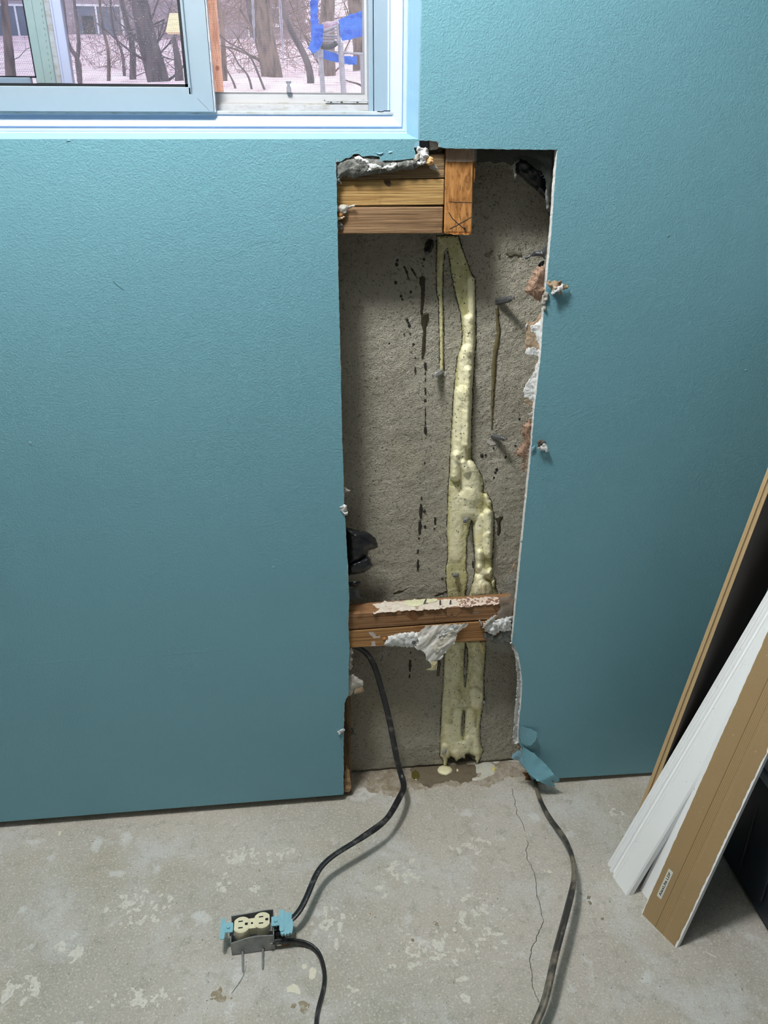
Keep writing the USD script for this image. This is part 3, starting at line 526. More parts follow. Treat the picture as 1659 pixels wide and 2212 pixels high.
part(pl, 'foam_skin', sheet([(873, 1299), (880, 1296), (905, 1294.5), (944, 1293), (945, 1297), (930, 1302), (915, 1306), (900, 1309), (885, 1310), (876, 1306)], lambda px, py, e: PT(px, py, .0022+.0018*np.clip(e/5, 0, 1)), 2.5, .6, 3), M('pale_foam_skin', (222, 222, 190), .5, [(120, 4, .5, .7, (200, 200, 156), .7)]), True)
for bx, by, tx, ty in ((913.7, 1306, 921, 1294), (951, 1308, 951, 1295.8), (971, 1306, 974, 1296)):
    b = PT(bx, by); t_ = P(tx, ty, b[1]-.002)
    part(pl, 'nail', turned(b-[0, 0, .004], t_, [(0, .0019), (.3, .0019), (.82, .0019), (1, .0007)], 8), DSTEEL, 30)
lb = thing('bottom_board', 'lower orange pine board of the low pair, torn white gypsum stuck on its face', 'board', P(910, 1398, YB))
part(lb, 'board_body', slab_px([(740, 1364), (1112, 1337)], [(740, 1400.5), (1112, 1381)], .041), W6)
part(lb, 'paint_smear', ext(shapely.union_all([sg.Polygon(jag(XZ(q, YB), .002, .0007, 9)).buffer(0) for q in ([(796, 1366), (806, 1365), (812, 1374), (822, 1373), (822, 1377), (808, 1379)], [(803, 1386), (811, 1385), (810, 1396), (802, 1396)])]), YB-.0003, YB), M('milky_smear', (196, 186, 184), .6))
part(lb, 'screw_head', turned(P(830, 1379, YB), P(830, 1379, YB-.002), [(0, .003), (.7, .0035), (1, .002)], 10), RUST, 30)
# stud end behind the left edge and the plate stub on the floor
a = P(np.array([700., 757, 759, 700]), np.array([1500., 1500, 1713, 1720]), T+.003)
stub = thing('wall_stud', 'dark splintered stud foot behind the lower left edge of the cut', 'stud', (a[2]+a[3])/2)
part(stub, 'stud_body', (np.array([a[3], a[2], a[1], a[0]]+[p+[0, .036, 0] for p in (a[3], a[2], a[1], a[0])]), np.array([(0, 1, 2), (0, 2, 3), (5, 4, 7), (5, 7, 6), (4, 0, 3), (4, 3, 7), (1, 5, 6), (1, 6, 2), (3, 2, 6), (3, 6, 7), (4, 5, 1), (4, 1, 0)])), wood('dark_stud', (104, 82, 58), (78, 62, 44), (50, 40, 30), (60, 40, 5)))
part(stub, 'splinter', sheet([(743, 1680), (748, 1655), (753, 1664), (757, 1672), (759, 1705), (755, 1712), (744, 1711)], lambda px, py, e: P(px, py, T-.002+.002*fb(px, py, 8)), 3, .8, 5, th=(0, .004, 0)), wood('pale_splinter', (170, 142, 108), (138, 108, 78), (100, 74, 50), (60, 40, 5)))

# ------------------------------------------------------------------ torn gypsum, paper and plastic
def torn(name, label, cat, pieces):
    pts = np.vstack([p[1][0] for p in pieces]); b = np.array([pts[:, 0].mean(), pts[:, 1].mean(), pts[:, 2].min()])
    if len(pieces) == 1: return single(name, pieces[0][1], pieces[0][2], label, cat, True)
    t = thing(name, label, cat, b)
    for n, m, mt in pieces: part(t, n, m, mt, True)
    return t
def crumple(y0, amp, s, lift=0.0, seed=0): return lambda px, py, e: P(px, py, y0-amp*fb(px, py, s, seed)-lift*np.clip(e/8, 0, 1))
torn('torn_paper', 'ragged band of torn grey paper with white gypsum flakes across the topmost board', 'torn paper', [
    ('grey_paper', sheet([(726, 346), (760, 336), (800, 336), (850, 345), (897, 340), (922, 346), (917, 355), (904, 361), (888, 368), (866, 367), (843, 372), (820, 374), (804, 377), (779, 379), (766, 385), (746, 380), (738, 386), (727, 385)], crumple(.004, .0035, 13, .004, 2), 2.6, 1.3, 5, th=(0, .004, 0)), PAPER),
    ('gypsum_flake', sheet([(765, 338), (776, 334), (780, 342), (796, 347), (798, 353), (813, 354), (827, 361), (838, 358), (848, 352), (856, 351), (858, 359), (852, 366), (842, 367), (826, 364), (812, 366), (795, 369), (789, 365), (797, 360), (788, 353), (774, 352), (768, 350)], crumple(-.0015, .004, 7, .003, 5), 2.4, 1.2, 8, th=(0, .004, 0)), GYPSH),
    ('gypsum_flake', sheet([(897, 350), (918, 348), (920, 353), (908, 357), (898, 356)], crumple(-.001, .003, 6, .002, 6), 2.2, .8, 4, th=(0, .003, 0)), GYPSH)])
torn('corner_patch', 'flaking white and grey patch at the notch below the window corner', 'torn paper', [
    ('corner_bead', sheet([(896, 304), (905, 301), (926, 303), (927, 320), (924, 340), (910, 330), (897, 322)], crumple(.0105, .0008, 20, 0, 3), 3, .5, 3, th=(0, .001, 0)), M('grey_mesh', (112, 118, 126), .6, [((1200, 1200, 1500), 1, .45, .6, (84, 90, 100), .8)])),
    ('plaster_block', sheet([(926, 303), (945, 304), (950, 317), (945, 324), (928, 325)], crumple(.008, .001, 12, .002, 4), 2.6, .8, 5, th=(0, .004, 0)), M('pinkish_plaster', (188, 182, 180), .9, [(130, 4, .48, .66, (158, 150, 148), .8)], [(300, .001)])),
    ('paper_flake', sheet([(894, 317), (903, 312), (908, 320), (920, 318), (925, 326), (928, 340), (920, 350), (902, 346), (897, 336), (903, 330)], crumple(.002, .005, 8, .003, 7), 2.4, 1.0, 6, th=(0, .002, 0)), GYPSH),
    ('paper_flake', sheet([(897, 336), (905, 330), (908, 342), (900, 348), (893, 345)], crumple(-.001, .003, 6, .001, 9), 2.2, .7, 6, th=(0, .001, 0)), PAPERL),
    ('wood_chip', sheet([(922, 344), (929, 338), (936, 342), (938, 350), (933, 358), (925, 357), (920, 352)], crumple(.002, .003, 8, .004, 8), 2.2, .5, 6, th=(0, .004, 0)), wood('chip', (226, 190, 140), (206, 166, 112), (170, 130, 84))),
    ('paper_flake', sheet([(935, 352), (942, 358), (946, 366), (939, 369), (930, 364), (928, 358)], crumple(.008, .003, 8, .002, 10), 2.4, .6, 6, th=(0, .001, 0)), PAPERL)])
torn('paper_scrap', 'small grey paper curl at the left edge beside the middle board', 'torn paper', [('s', sheet([(726, 383), (734, 386), (738, 398), (739, 399), (731, 396), (726, 396)], crumple(.006, .004, 6, .002, 3), 2, .6, 6, th=(0, .001, 0)), PAPER)])
torn('paper_scrap', 'white paper scrap with a rusty screw at the left end of the lowest board', 'torn paper', [
    ('paper', sheet([(726, 444), (745, 443), (768, 444), (757, 450), (748, 458), (742, 463), (730, 456), (727, 462)], crumple(.008, .003, 8, .003, 3), 2.4, 1.0, 6, th=(0, .001, 0)), PAPERL),
    ('ragged_chip', sheet([(727, 470), (735, 467), (746, 468), (740, 474), (728, 474)], crumple(.008, .002, 6, .002, 4), 2.2, .6, 6, th=(0, .001, 0)), M('cream_chip', (220, 206, 176), .8)),
    ('screw_head', turned(P(735, 465, .011), P(734, 465, .006), [(0, .0045), (.5, .005), (1, .002)], 10), RUST),
    ('damp_paper', sheet([(728, 476), (736, 479), (741, 489), (739, 497), (730, 495)], crumple(.011, .002, 6, .001, 4), 2.4, .6, 6, th=(0, .001, 0)), PAPER)])
torn('paint_flake', 'small loose pale paint flake on the wall above the torn paper', 'paint flake', [('s', sheet([(812, 329), (820, 331), (828, 329), (826, 332), (820, 334), (814, 331)], crumple(-.002, .001, 6, .001, 3), 2, .3, 6, th=(0, .0006, 0)), TEAL2)])
# clear film at the top right and the black tangle behind it
torn('plastic_film', 'dusky clear film hanging from the top edge of the cut over the stud', 'plastic sheet', [
    ('film', sheet([(963, 321), (1030, 321), (1030, 349), (1000, 350), (963, 349)], crumple(YB-.003, .0012, 12, 0, 3), 4, .5, 6), CLEARPL),
    ('film', sheet([(1026, 321), (1203, 323), (1199, 360), (1196, 400), (1190, 430), (1186, 445), (1181, 420), (1178, 385), (1170, 372), (1158, 366), (1147, 355), (1135, 348), (1122, 345), (1112, 352), (1104, 357), (1088, 350), (1070, 352), (1050, 350), (1026, 350)], crumple(.019, .004, 22, 0, 8), 4, .9, 6), DUSKPL),
    ('torn_edge', sheet([(1108, 349), (1118, 344), (1122, 346), (1114, 356), (1112, 368), (1116, 378), (1113, 388), (1110, 374), (1106, 362)], crumple(.02, .003, 5, 0, 8), 2.2, .7, 6), CLEARPL)])
torn('plastic_tangle', 'black plastic bunched in the top right corner of the cut, its big fold painted in for deep shade', 'plastic sheet', [
    ('void_shade_fold', sheet([(1108, 340), (1140, 336), (1170, 350), (1190, 372), (1197, 400), (1190, 470), (1184, 462), (1178, 432), (1160, 412), (1138, 394), (1116, 374)], crumple(.048, .006, 16, .008, 4), 3.2, .8, 6), BLACKPL),  # black sheet stands in for the deep shade of the void here
    ('grey_fold', sheet([(1180, 395), (1187, 382), (1192, 400), (1190, 440), (1187, 458), (1180, 450), (1178, 425)], crumple(.026, .004, 9, .004, 5), 3, .8, 6), CLEARPL),
    ('curl', tube(smoothpath([P(1166, 372, .03), P(1172, 378, .026), P(1178, 371, .024), P(1180, 379, .022), P(1174, 384, .026), P(1181, 383, .02)], 30), .0006, 6), CLEARPL)])
torn('plastic_scrap', 'pointed black plastic scrap poking out above the brown insulation', 'plastic sheet', [
    ('flap', sheet([(1180, 529), (1170, 540), (1155, 544), (1145, 550), (1133, 556), (1135, 560), (1150, 554), (1165, 553), (1173, 556), (1177, 563), (1180, 545)], lambda px, py, e: P(px, py, .012+(1181-px)/48*.016-.003*np.clip(e/5, 0, 1)+.002*fb(px, py, 9)), 2.6, .6, 6, th=(0, .0006, 0)), M('grey_black_plastic', (52, 55, 60), .35, [(60, 4, .45, .7, (84, 87, 92), .6)])),
    ('fold', sheet([(1158, 578), (1165, 570), (1174, 562), (1177, 566), (1172, 574), (1164, 577)], crumple(.03, .003, 7, .003, 3), 2.4, .6, 6, th=(0, .0006, 0)), BLACKPL)])
torn('plastic_wad', 'folded black plastic behind the left edge above the low boards', 'plastic sheet', [
    ('fold', sheet([(745, 1138), (765, 1145), (785, 1148), (801, 1155), (811, 1162), (816, 1173), (815, 1183), (797, 1189), (794, 1201), (775, 1214), (752, 1222)], lambda px, py, e: P(px, py, .034+.012*np.clip((px-770)/45, 0, 1)-.012*np.clip(e/12, 0, 1)**.7+.003*fb(px, py, 14)), 3.2, .7, 6, th=(0, .001, 0)), BLACKPL),
    ('rolled_edge', sheet([(750, 1222), (772, 1211), (796, 1202), (801, 1206), (803, 1214), (806, 1221), (798, 1229), (788, 1236), (770, 1240), (752, 1243)], lambda px, py, e: P(px, py, .036-.014*np.sqrt(np.clip(e/7, 0, 1))+.002*fb(px, py, 10)), 2.6, .6, 6, th=(0, .001, 0)), BLACKPL),
    ('loose_end', sheet([(753, 1258), (772, 1256), (780, 1257), (778, 1264), (765, 1268), (754, 1268)], crumple(.03, .003, 9, .006, 3), 2.6, .5, 6, th=(0, .0006, 0)), BLACKPL),
    ('blue_film', sheet([(755, 1272), (766, 1270), (774, 1274), (776, 1284), (781, 1292), (768, 1296), (756, 1298)], crumple(.034, .004, 8, .003, 4), 2.6, .6, 6), M('blue_grey_film', (64, 76, 92), .3, [(60, 4, .45, .7, (96, 108, 122), .7)], alpha=.6)),
    ('grey_film', sheet([(755, 1245), (775, 1238), (788, 1237), (772, 1250), (757, 1258)], crumple(.04, .003, 8, .002, 4), 2.6, .5, 6), CLEARPL)])
# white and brown residue along the right edge
RES = [('white gypsum smear on kraft paper, upper of the two on the right edge', [('kraft', [(1172, 672), (1160, 690), (1150, 697), (1140, 694), (1136, 706), (1138, 716), (1136, 730), (1134, 750), (1140, 762), (1170, 768)], KRAFT, .0132, .0012), ('gypsum_smear', [(1172, 684), (1162, 697), (1150, 702), (1144, 706), (1148, 717), (1158, 724), (1160, 735), (1163, 741), (1166, 752), (1170, 740)], GYPSH, .0122, .0016), ('gypsum_smear', [(1135, 760), (1142, 748), (1152, 750), (1160, 754), (1167, 756), (1165, 771), (1150, 768), (1138, 766)], GYPSH, .0122, .0016), ('gypsum_smear', [(1135, 703), (1140, 700), (1140, 708), (1136, 711)], GYPSH, .012, .001)]),
       ('white gypsum smear, lower of the two on the right edge', [('kraft', [(1160, 772), (1150, 830), (1134, 845), (1133, 868), (1146, 877), (1156, 874), (1160, 830)], KRAFT, .0134, .001), ('gypsum_smear', [(1166, 778), (1158, 790), (1155, 800), (1147, 816), (1138, 828), (1131, 846), (1133, 858), (1143, 862), (1152, 868), (1157, 830), (1163, 800)], GYPSH, .0122, .0016)])]
for lab, ps in RES: torn('gypsum_residue', lab, 'torn paper', [(n, sheet(o, crumple(y, amp, 6, .001, 3), 2.4, .9, 4, th=(0, .002, 0)), mt) for n, o, mt, y, amp in ps])
torn('paper_scrap', 'small white torn shreds on the right edge just above the lower brown tuft', 'torn paper', [('s', sheet([(1152, 884), (1148, 892), (1138, 895), (1146, 902), (1141, 905), (1150, 908), (1153, 896)], crumple(.009, .003, 5, .001, 3), 2, .6, 4, th=(0, .001, 0)), PAPERL)])
# brown insulation tufts, with torn paper curling over the painted face
def tuft(label, out, y0, bulge, fuzz, flakes, seed):
    pts = sheet(out, lambda px, py, e: P(px, py, y0-bulge*np.sqrt(np.clip(e/12, 0, 1))-.0022*fb(px, py, 5, seed)), 2.3, 1.4, seed, th=(0, .004, 0))
    t = thing('insulation_tuft', label, 'insulation', [pts[0][:, 0].mean(), pts[0][:, 1].mean(), pts[0][:, 2].min()])
    part(t, 'wool', pts, WOOL, True)
    r = np.random.default_rng(seed); hs = []; n = len(pts[0])//2
    for i in r.integers(0, n, fuzz):
        p = pts[0][i]; d = r.normal(0, 1, 3)*[1, .5, 1]; d /= np.linalg.norm(d); l = r.uniform(.004, .011); b = r.normal(0, 1, 3)
        hs.append(tube([p, p+d*l*.5+b*l*.1+[0, -.001, 0], p+d*l+[0, -.001, 0]], [.00025, .0002, .0001], 3))
    part(t, 'fibre', join(hs), WOOL, kind='stuff')
    for nme, o, mt, y, amp, s in flakes: part(t, nme, sheet(o, crumple(y, amp, s, .002, seed), 2.2, .9, seed, th=(0, .0015, 0)), mt, True)
tuft('thick brown insulation tuft with torn paper curling over the right edge', [(1176, 575), (1160, 578), (1150, 592), (1144, 606), (1137, 622), (1135, 632), (1145, 637), (1158, 646), (1168, 652), (1172, 640), (1182, 632), (1196, 628), (1198, 618), (1184, 620), (1175, 615), (1177, 595)], .022, .022, 420,
     [('paper_shred', [(1180, 612), (1186, 606), (1200, 607), (1212, 608), (1212, 615), (1220, 614), (1229, 619), (1225, 624), (1214, 626), (1212, 636), (1207, 637), (1206, 628), (1196, 630), (1186, 620)], KRAFT, -.010, .006, 8), ('gypsum_crumb', [(1200, 622), (1210, 618), (1214, 612), (1219, 618), (1212, 628), (1200, 633), (1192, 638), (1190, 632)], GYPSH, -.014, .004, 5), ('paper_shred', [(1172, 640), (1180, 628), (1186, 637), (1183, 645), (1178, 652), (1180, 668), (1176, 672), (1170, 660)], PAPERL, -.004, .004, 6)], 21)
tuft('thin reddish insulation tuft with a curled paper scrap, on the right edge lower down', [(1146, 908), (1140, 912), (1130, 918), (1126, 929), (1131, 940), (1134, 955), (1128, 958), (1120, 970), (1114, 985), (1122, 990), (1130, 990), (1130, 1010), (1132, 1020), (1136, 1005), (1139, 980), (1142, 962), (1150, 962), (1160, 963), (1163, 958), (1150, 951), (1146, 940), (1148, 925)], .014, .009, 260,
     [('paper_shred', [(1158, 953), (1168, 950), (1178, 953), (1176, 960), (1168, 968), (1160, 966), (1163, 960)], M('dark_paper', (96, 92, 84), .9), -.008, .004, 6), ('gypsum_crumb', [(1161, 966), (1170, 964), (1177, 957), (1179, 962), (1184, 970), (1187, 976), (1180, 978), (1176, 972), (1168, 974)], GYPSH, -.011, .004, 5), ('paint_curl', [(1146, 974), (1150, 966), (1157, 963), (1156, 968), (1150, 972), (1147, 982)], TEAL2, -.004, .003, 8)], 22)
# lower torn gypsum and film
torn('gypsum_chunk', 'white torn gypsum chunk stuck on the lower board, left of the hanging film', 'torn gypsum', [('g', sheet([(828, 1393), (833, 1384), (845, 1373), (868, 1369), (905, 1365), (912, 1378), (905, 1395), (890, 1399), (872, 1398), (855, 1395), (838, 1396)], lambda px, py, e: P(px, py, T-.001-.006*np.sqrt(np.clip(e/7, 0, 1))-.003*fb(px, py, 5, 4)), 2.2, 1.2, 3, th=(0, .003, 0)), GYPSH)])
single('screw', turned(P(894, 1387, T-.004), P(893, 1387.5, T-.012), [(0, .004), (.6, .0042), (1, .0028)], 10), DSTEEL, 'dark screw head sunk in the white gypsum chunk', 'screw', 30)
torn('plastic_film', 'crinkled milky film hanging over the lower board like a torn bag', 'plastic sheet', [
    ('film', sheet([(903, 1368), (912, 1357), (925, 1351), (960, 1350), (985, 1348), (1012, 1346), (1006, 1354), (996, 1360), (988, 1370), (984, 1388), (972, 1398), (962, 1410), (950, 1425), (942, 1430), (930, 1432), (922, 1428), (919, 1412), (908, 1403), (893, 1399), (903, 1390)], lambda px, py, e: P(px, py, T-.004-.014*np.clip((py-1350)/60, 0, 1)-.005*fb((px+py)*1.0, (px-py)*.16, 10, 4)-.002*fb((px+py)*1.0, (px-py)*.3, 4.5, 9)), 2.6, 1.0, 3), MILKPL),
    ('white_shred', sheet([(936, 1397), (942, 1388), (955, 1380), (965, 1374), (970, 1368), (975, 1372), (968, 1382), (958, 1392), (950, 1400), (946, 1410), (940, 1406)], lambda px, py, e: P(px, py, T-.022-.003*fb(px, py, 6, 5)), 2.4, .9, 3, th=(0, .0006, 0)), M('cream_shred', (226, 222, 206), .7)),
    ('white_shred', sheet([(940, 1372), (958, 1362), (975, 1352), (1000, 1350), (990, 1358), (968, 1366), (950, 1376)], lambda px, py, e: P(px, py, T-.014-.004*fb(px, py, 6, 7)), 2.4, 1.2, 8, th=(0, .0006, 0)), GYPSH),
    ('frayed_end', join([tube(smoothpath([P(940+i, 1428, T-.02), P(938+i*1.6, 1437, T-.02), P(921+i*5.2, 1449-abs(i-2), T-.022)], 8), .0007, 5) for i in range(5)]+[sheet([(930, 1430), (944, 1428), (942, 1440), (936, 1446), (932, 1440)], crumple(T-.02, .003, 4, .002, 3), 2, .8, 3, th=(0, .001, 0))]), M('straw', (206, 196, 158), .8))])
torn('gypsum_chunk', 'crumbled white and grey gypsum with torn paper at the right end of the low boards', 'torn gypsum', [
    ('gypsum', sheet([(1046, 1346), (1058, 1336), (1070, 1340), (1082, 1338), (1106, 1330), (1104, 1360), (1092, 1364), (1078, 1366), (1066, 1376), (1060, 1370), (1046, 1362)], lambda px, py, e: P(px, py, T-.002-.010*np.sqrt(np.clip(e/8, 0, 1))-.005*fb(px, py, 6, 3)), 2.1, 1.4, 3, th=(0, .003, 0)), GYPSH),
    ('paper_roll', sheet([(1042, 1356), (1046, 1348), (1058, 1336), (1070, 1328), (1075, 1331), (1068, 1340), (1056, 1350), (1046, 1358)], crumple(T-.012, .003, 6, .004, 3), 2.2, .7, 3, th=(0, .001, 0)), PAPERL),
    ('grey_paper', sheet([(1045, 1366), (1060, 1370), (1070, 1376), (1088, 1362), (1105, 1358), (1103, 1390), (1092, 1391), (1078, 1390), (1062, 1386), (1050, 1382), (1044, 1374)], crumple(T-.001, .003, 9, .003, 6), 2.4, 1.2, 3, th=(0, .002, 0)), PAPER),
    ('bolt', turned(P(1038, 1350, T-.002), P(1036, 1340, T-.014), [(0, .003), (.5, .0034), (.55, .0022), (1, .0026)], 10), BRIGHT)])
torn('plastic_film', 'grey hazy film wrapped over the right end of the low boards', 'plastic sheet', [
    ('film', sheet([(1078, 1290), (1098, 1286), (1109, 1288), (1108, 1312), (1105, 1330), (1094, 1336), (1078, 1338), (1072, 1326), (1082, 1312)], crumple(T-.003, .002, 12, .003, 5), 3, .8, 3), M('grey_film', (150, 140, 130), .4, [(50, 4, .45, .7, (120, 108, 96), .8)], [(150, .001)], alpha=.85)),
    ('film', sheet([(1098, 1240), (1108, 1225), (1113, 1225), (1110, 1288), (1098, 1284), (1092, 1270)], crumple(.03, .003, 12, .002, 6), 3, .8, 3), CLEARPL)])
torn('plastic_film', 'wide hazy film strip below the right end of the low boards', 'plastic sheet', [('f', sheet([(1046, 1386), (1075, 1390), (1100, 1392), (1112, 1402), (1118, 1415), (1080, 1408), (1050, 1398)], crumple(.03, .002, 12, 0, 6), 4, .6, 3), CLEARPL)])
torn('paper_scrap', 'small brown paper shred on the right edge above the low boards', 'torn paper', [('s', sheet([(1112, 1212), (1108, 1222), (1105, 1234), (1098, 1242), (1104, 1240), (1111, 1228), (1114, 1215)], crumple(.01, .003, 6, .002, 3), 2.2, .6, 3, th=(0, .001, 0)), KRAFT)])
torn('paper_flap', 'torn paper flap jutting from the lower left edge, white above and brown below', 'torn paper', [
    ('white_face', sheet([(752, 1457), (757, 1459), (763, 1456), (774, 1466), (784, 1470), (785, 1482), (774, 1484), (765, 1490), (760, 1500), (752, 1505)], crumple(.011, .003, 10, .003, 3), 2.6, .6, 3, th=(0, .001, 0)), PAPERL),
    ('brown_face', sheet([(774, 1484), (785, 1481), (785, 1494), (782, 1497), (765, 1499), (766, 1490)], crumple(.0105, .001, 9, .002, 4), 2.4, .5, 3, th=(0, .001, 0)), KRAFT)])
torn('paper_scrap', 'crumbled grey lumps on the left edge just below the low boards', 'torn paper', [('s', sheet([(754, 1401), (760, 1401), (764, 1409), (758, 1416), (762, 1424), (758, 1432), (762, 1440), (757, 1448), (753, 1450)], crumple(.008, .005, 5, .003, 3), 2, .8, 3, th=(0, .003, 0)), PAPERL)])
torn('paper_scrap', 'pointed paper corner on the left edge above the black plastic', 'torn paper', [('s', sheet([(741, 1049), (748, 1054), (756, 1060), (757, 1062), (745, 1064), (742, 1066)], crumple(.008, .002, 6, .002, 3), 2, .4, 3, th=(0, .001, 0)), PAPERL)])
torn('gypsum_crumb', 'lumpy gypsum crumb on the left edge level with the fork in the foam', 'torn gypsum', [('s', sheet([(734, 1095), (738, 1094), (745, 1089), (749, 1098), (752, 1106), (750, 1113), (744, 1112), (740, 1106), (736, 1103)], crumple(-.003, .005, 5, .004, 3), 2, .8, 3, th=(0, .003, 0)), GYPSH)])
torn('gypsum_crumb', 'small white crumb on the lower left edge above the floor', 'torn gypsum', [('s', sheet([(730, 1581), (736, 1577), (742, 1574), (744, 1580), (738, 1584), (733, 1588)], crumple(-.004, .004, 5, .003, 3), 2, .8, 3, th=(0, .003, 0)), GYPSH)])
torn('wire_tangle', 'thin dark wire tangle behind the lower left edge', 'wire', [('w', tube(smoothpath([P(x, y, .012-.004*(i % 2)) for i, (x, y) in enumerate([(744, 1560), (752, 1568), (748, 1580), (758, 1576), (763, 1584), (752, 1588), (746, 1582), (756, 1572), (761, 1580), (754, 1590), (748, 1600), (752, 1615), (750, 1630)])], 80), .0012, 6), RIM)])
# painted paper peeling off at the lower right
def peel(px, py, e):
    u = np.clip(((px-1115)*.45+(py-1612)*.95)/95, 0, 1); return P(px, py, -.002-.038*u**1.5+.0016*fb(px, py, 16, 3))
torn('paint_peel', 'teal paper peeling away from the lower right corner of the cut', 'peeling paint', [
    ('peel', sheet([(1131, 1613), (1150, 1625), (1168, 1640), (1186, 1660), (1201, 1678), (1210, 1683), (1209, 1687), (1204, 1692), (1192, 1686), (1188, 1683), (1194, 1690), (1200, 1696), (1197, 1700), (1180, 1696), (1160, 1687), (1144, 1673), (1133, 1658), (1126, 1640), (1124, 1622)], peel, 3, .7, 3, th=(0, .0006, 0)), TEAL),
    ('light_fold', sheet([(1104, 1637), (1108, 1628), (1118, 1621), (1123, 1625), (1129, 1640), (1128, 1646), (1136, 1662), (1126, 1652), (1119, 1643), (1112, 1642)], crumple(-.012, .003, 10, .003, 3), 2.6, .6, 3, th=(0, .0006, 0)), TEAL2),
    ('upper_curl', sheet([(1121, 1567), (1135, 1570), (1150, 1577), (1161, 1581), (1160, 1590), (1157, 1599), (1151, 1607), (1143, 1611), (1135, 1611), (1127, 1604), (1121, 1590)], lambda px, py, e: P(px, py, -.0015-.012*np.clip((px-1122)/40, 0, 1)**1.8-.003*np.clip((py-1570)/40, 0, 1)), 3, .6, 3, th=(0, .0005, 0)), TEAL),
    ('torn_core', sheet([(1118, 1606), (1128, 1604), (1131, 1610), (1126, 1616), (1124, 1622), (1119, 1618)], crumple(.004, .004, 5, .003, 3), 2, .6, 3, th=(0, .002, 0)), KRAFT)])
torn('wood_sliver', 'dark brown wood sliver on the floor under the peeling teal paper', 'wood scrap', [('w', sheet([(1130, 1668), (1140, 1669), (1147, 1676), (1153, 1682), (1150, 1683), (1135, 1682), (1137, 1675)], lambda px, py, e: G(px, py, .004+.004*np.clip(e/3, 0, 1)), 2.2, .6, 3, th=(0, 0, -.004)), wood('dark_sliver', (110, 76, 44), (84, 58, 34), (60, 40, 24), (40, 40, 40)))])
# ------------------------------------------------------------------ cured foam and resin on the concrete
def segd(px, py, a, b):
    a, b = np.array(a, float), np.array(b, float); d = b-a; t = np.clip(((px-a[0])*d[0]+(py-a[1])*d[1])/(d@d+1e-9), 0, 1)
    return np.hypot(px-a[0]-t*d[0], py-a[1]-t*d[1])
def foam(parent, name, out, bumps, film=.0026, edge=4.0, seed=1, holes=(), lump=.0012, step=2.2, pores=60, z=None):
    def hh(px, py, e):
        h = film*np.clip(e/edge, 0, 1)**.5
        for a, b, r, k in bumps:
            d = segd(px, py, a, b)/r; s = k*np.sqrt(np.clip(1-d*d, 0, 1))*np.clip(e/5, 0, 1)**.6
            h = np.where(h > s, h+.25*s, s+.25*h)
        return h+np.clip(e/6, 0, 1)*lump*(fb(px, py, 9, seed)+.6*fb(px, py, 26, seed+3))
    keep = {}
    def place(px, py, e):
        h = np.where(e > 0, np.maximum(hh(px, py, e), .0004), -.003); keep['h'] = h; keep['xy'] = (px, py); return PC(px, py, h)
    m = sheet(out, place, step, .5, seed, holes)
    pr = np.clip((np.maximum(keep['h'], 0)-.0016)/.0055, 0, 1)
    p = part(parent, name, m, FOAM, True, prim=pr)
    r = np.random.default_rng(seed+50); ps = []; px, py = keep['xy']; cand = np.nonzero(keep['h'] > .001)[0]
    for i in r.choice(cand, min(pores, len(cand)), replace=False):
        c = m[0][i]; d = EYE-c; d /= np.linalg.norm(d); s = r.uniform(.0004, .0013)
        ps.append(turned(c-d*.0004, c+d*.0004, [(0, s), (1, s*.9)], 7))
    part(parent, name.split('_')[0]+'_pore', join(ps), PORE, kind='stuff')
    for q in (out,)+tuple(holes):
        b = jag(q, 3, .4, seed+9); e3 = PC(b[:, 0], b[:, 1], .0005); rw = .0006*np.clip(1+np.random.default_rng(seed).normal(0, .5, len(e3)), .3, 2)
        part(parent, 'resin_shade_edge', tube(np.vstack([e3, e3[:1]]), np.r_[rw, rw[:1]], 5), RIM)  # wet resin line, with the shadow along the foam edge put into its dark colour
    return p
f1 = thing('foam_column', 'tall pale yellow foam column run down the concrete between the boards', 'foam', PC(1010., 1288.))
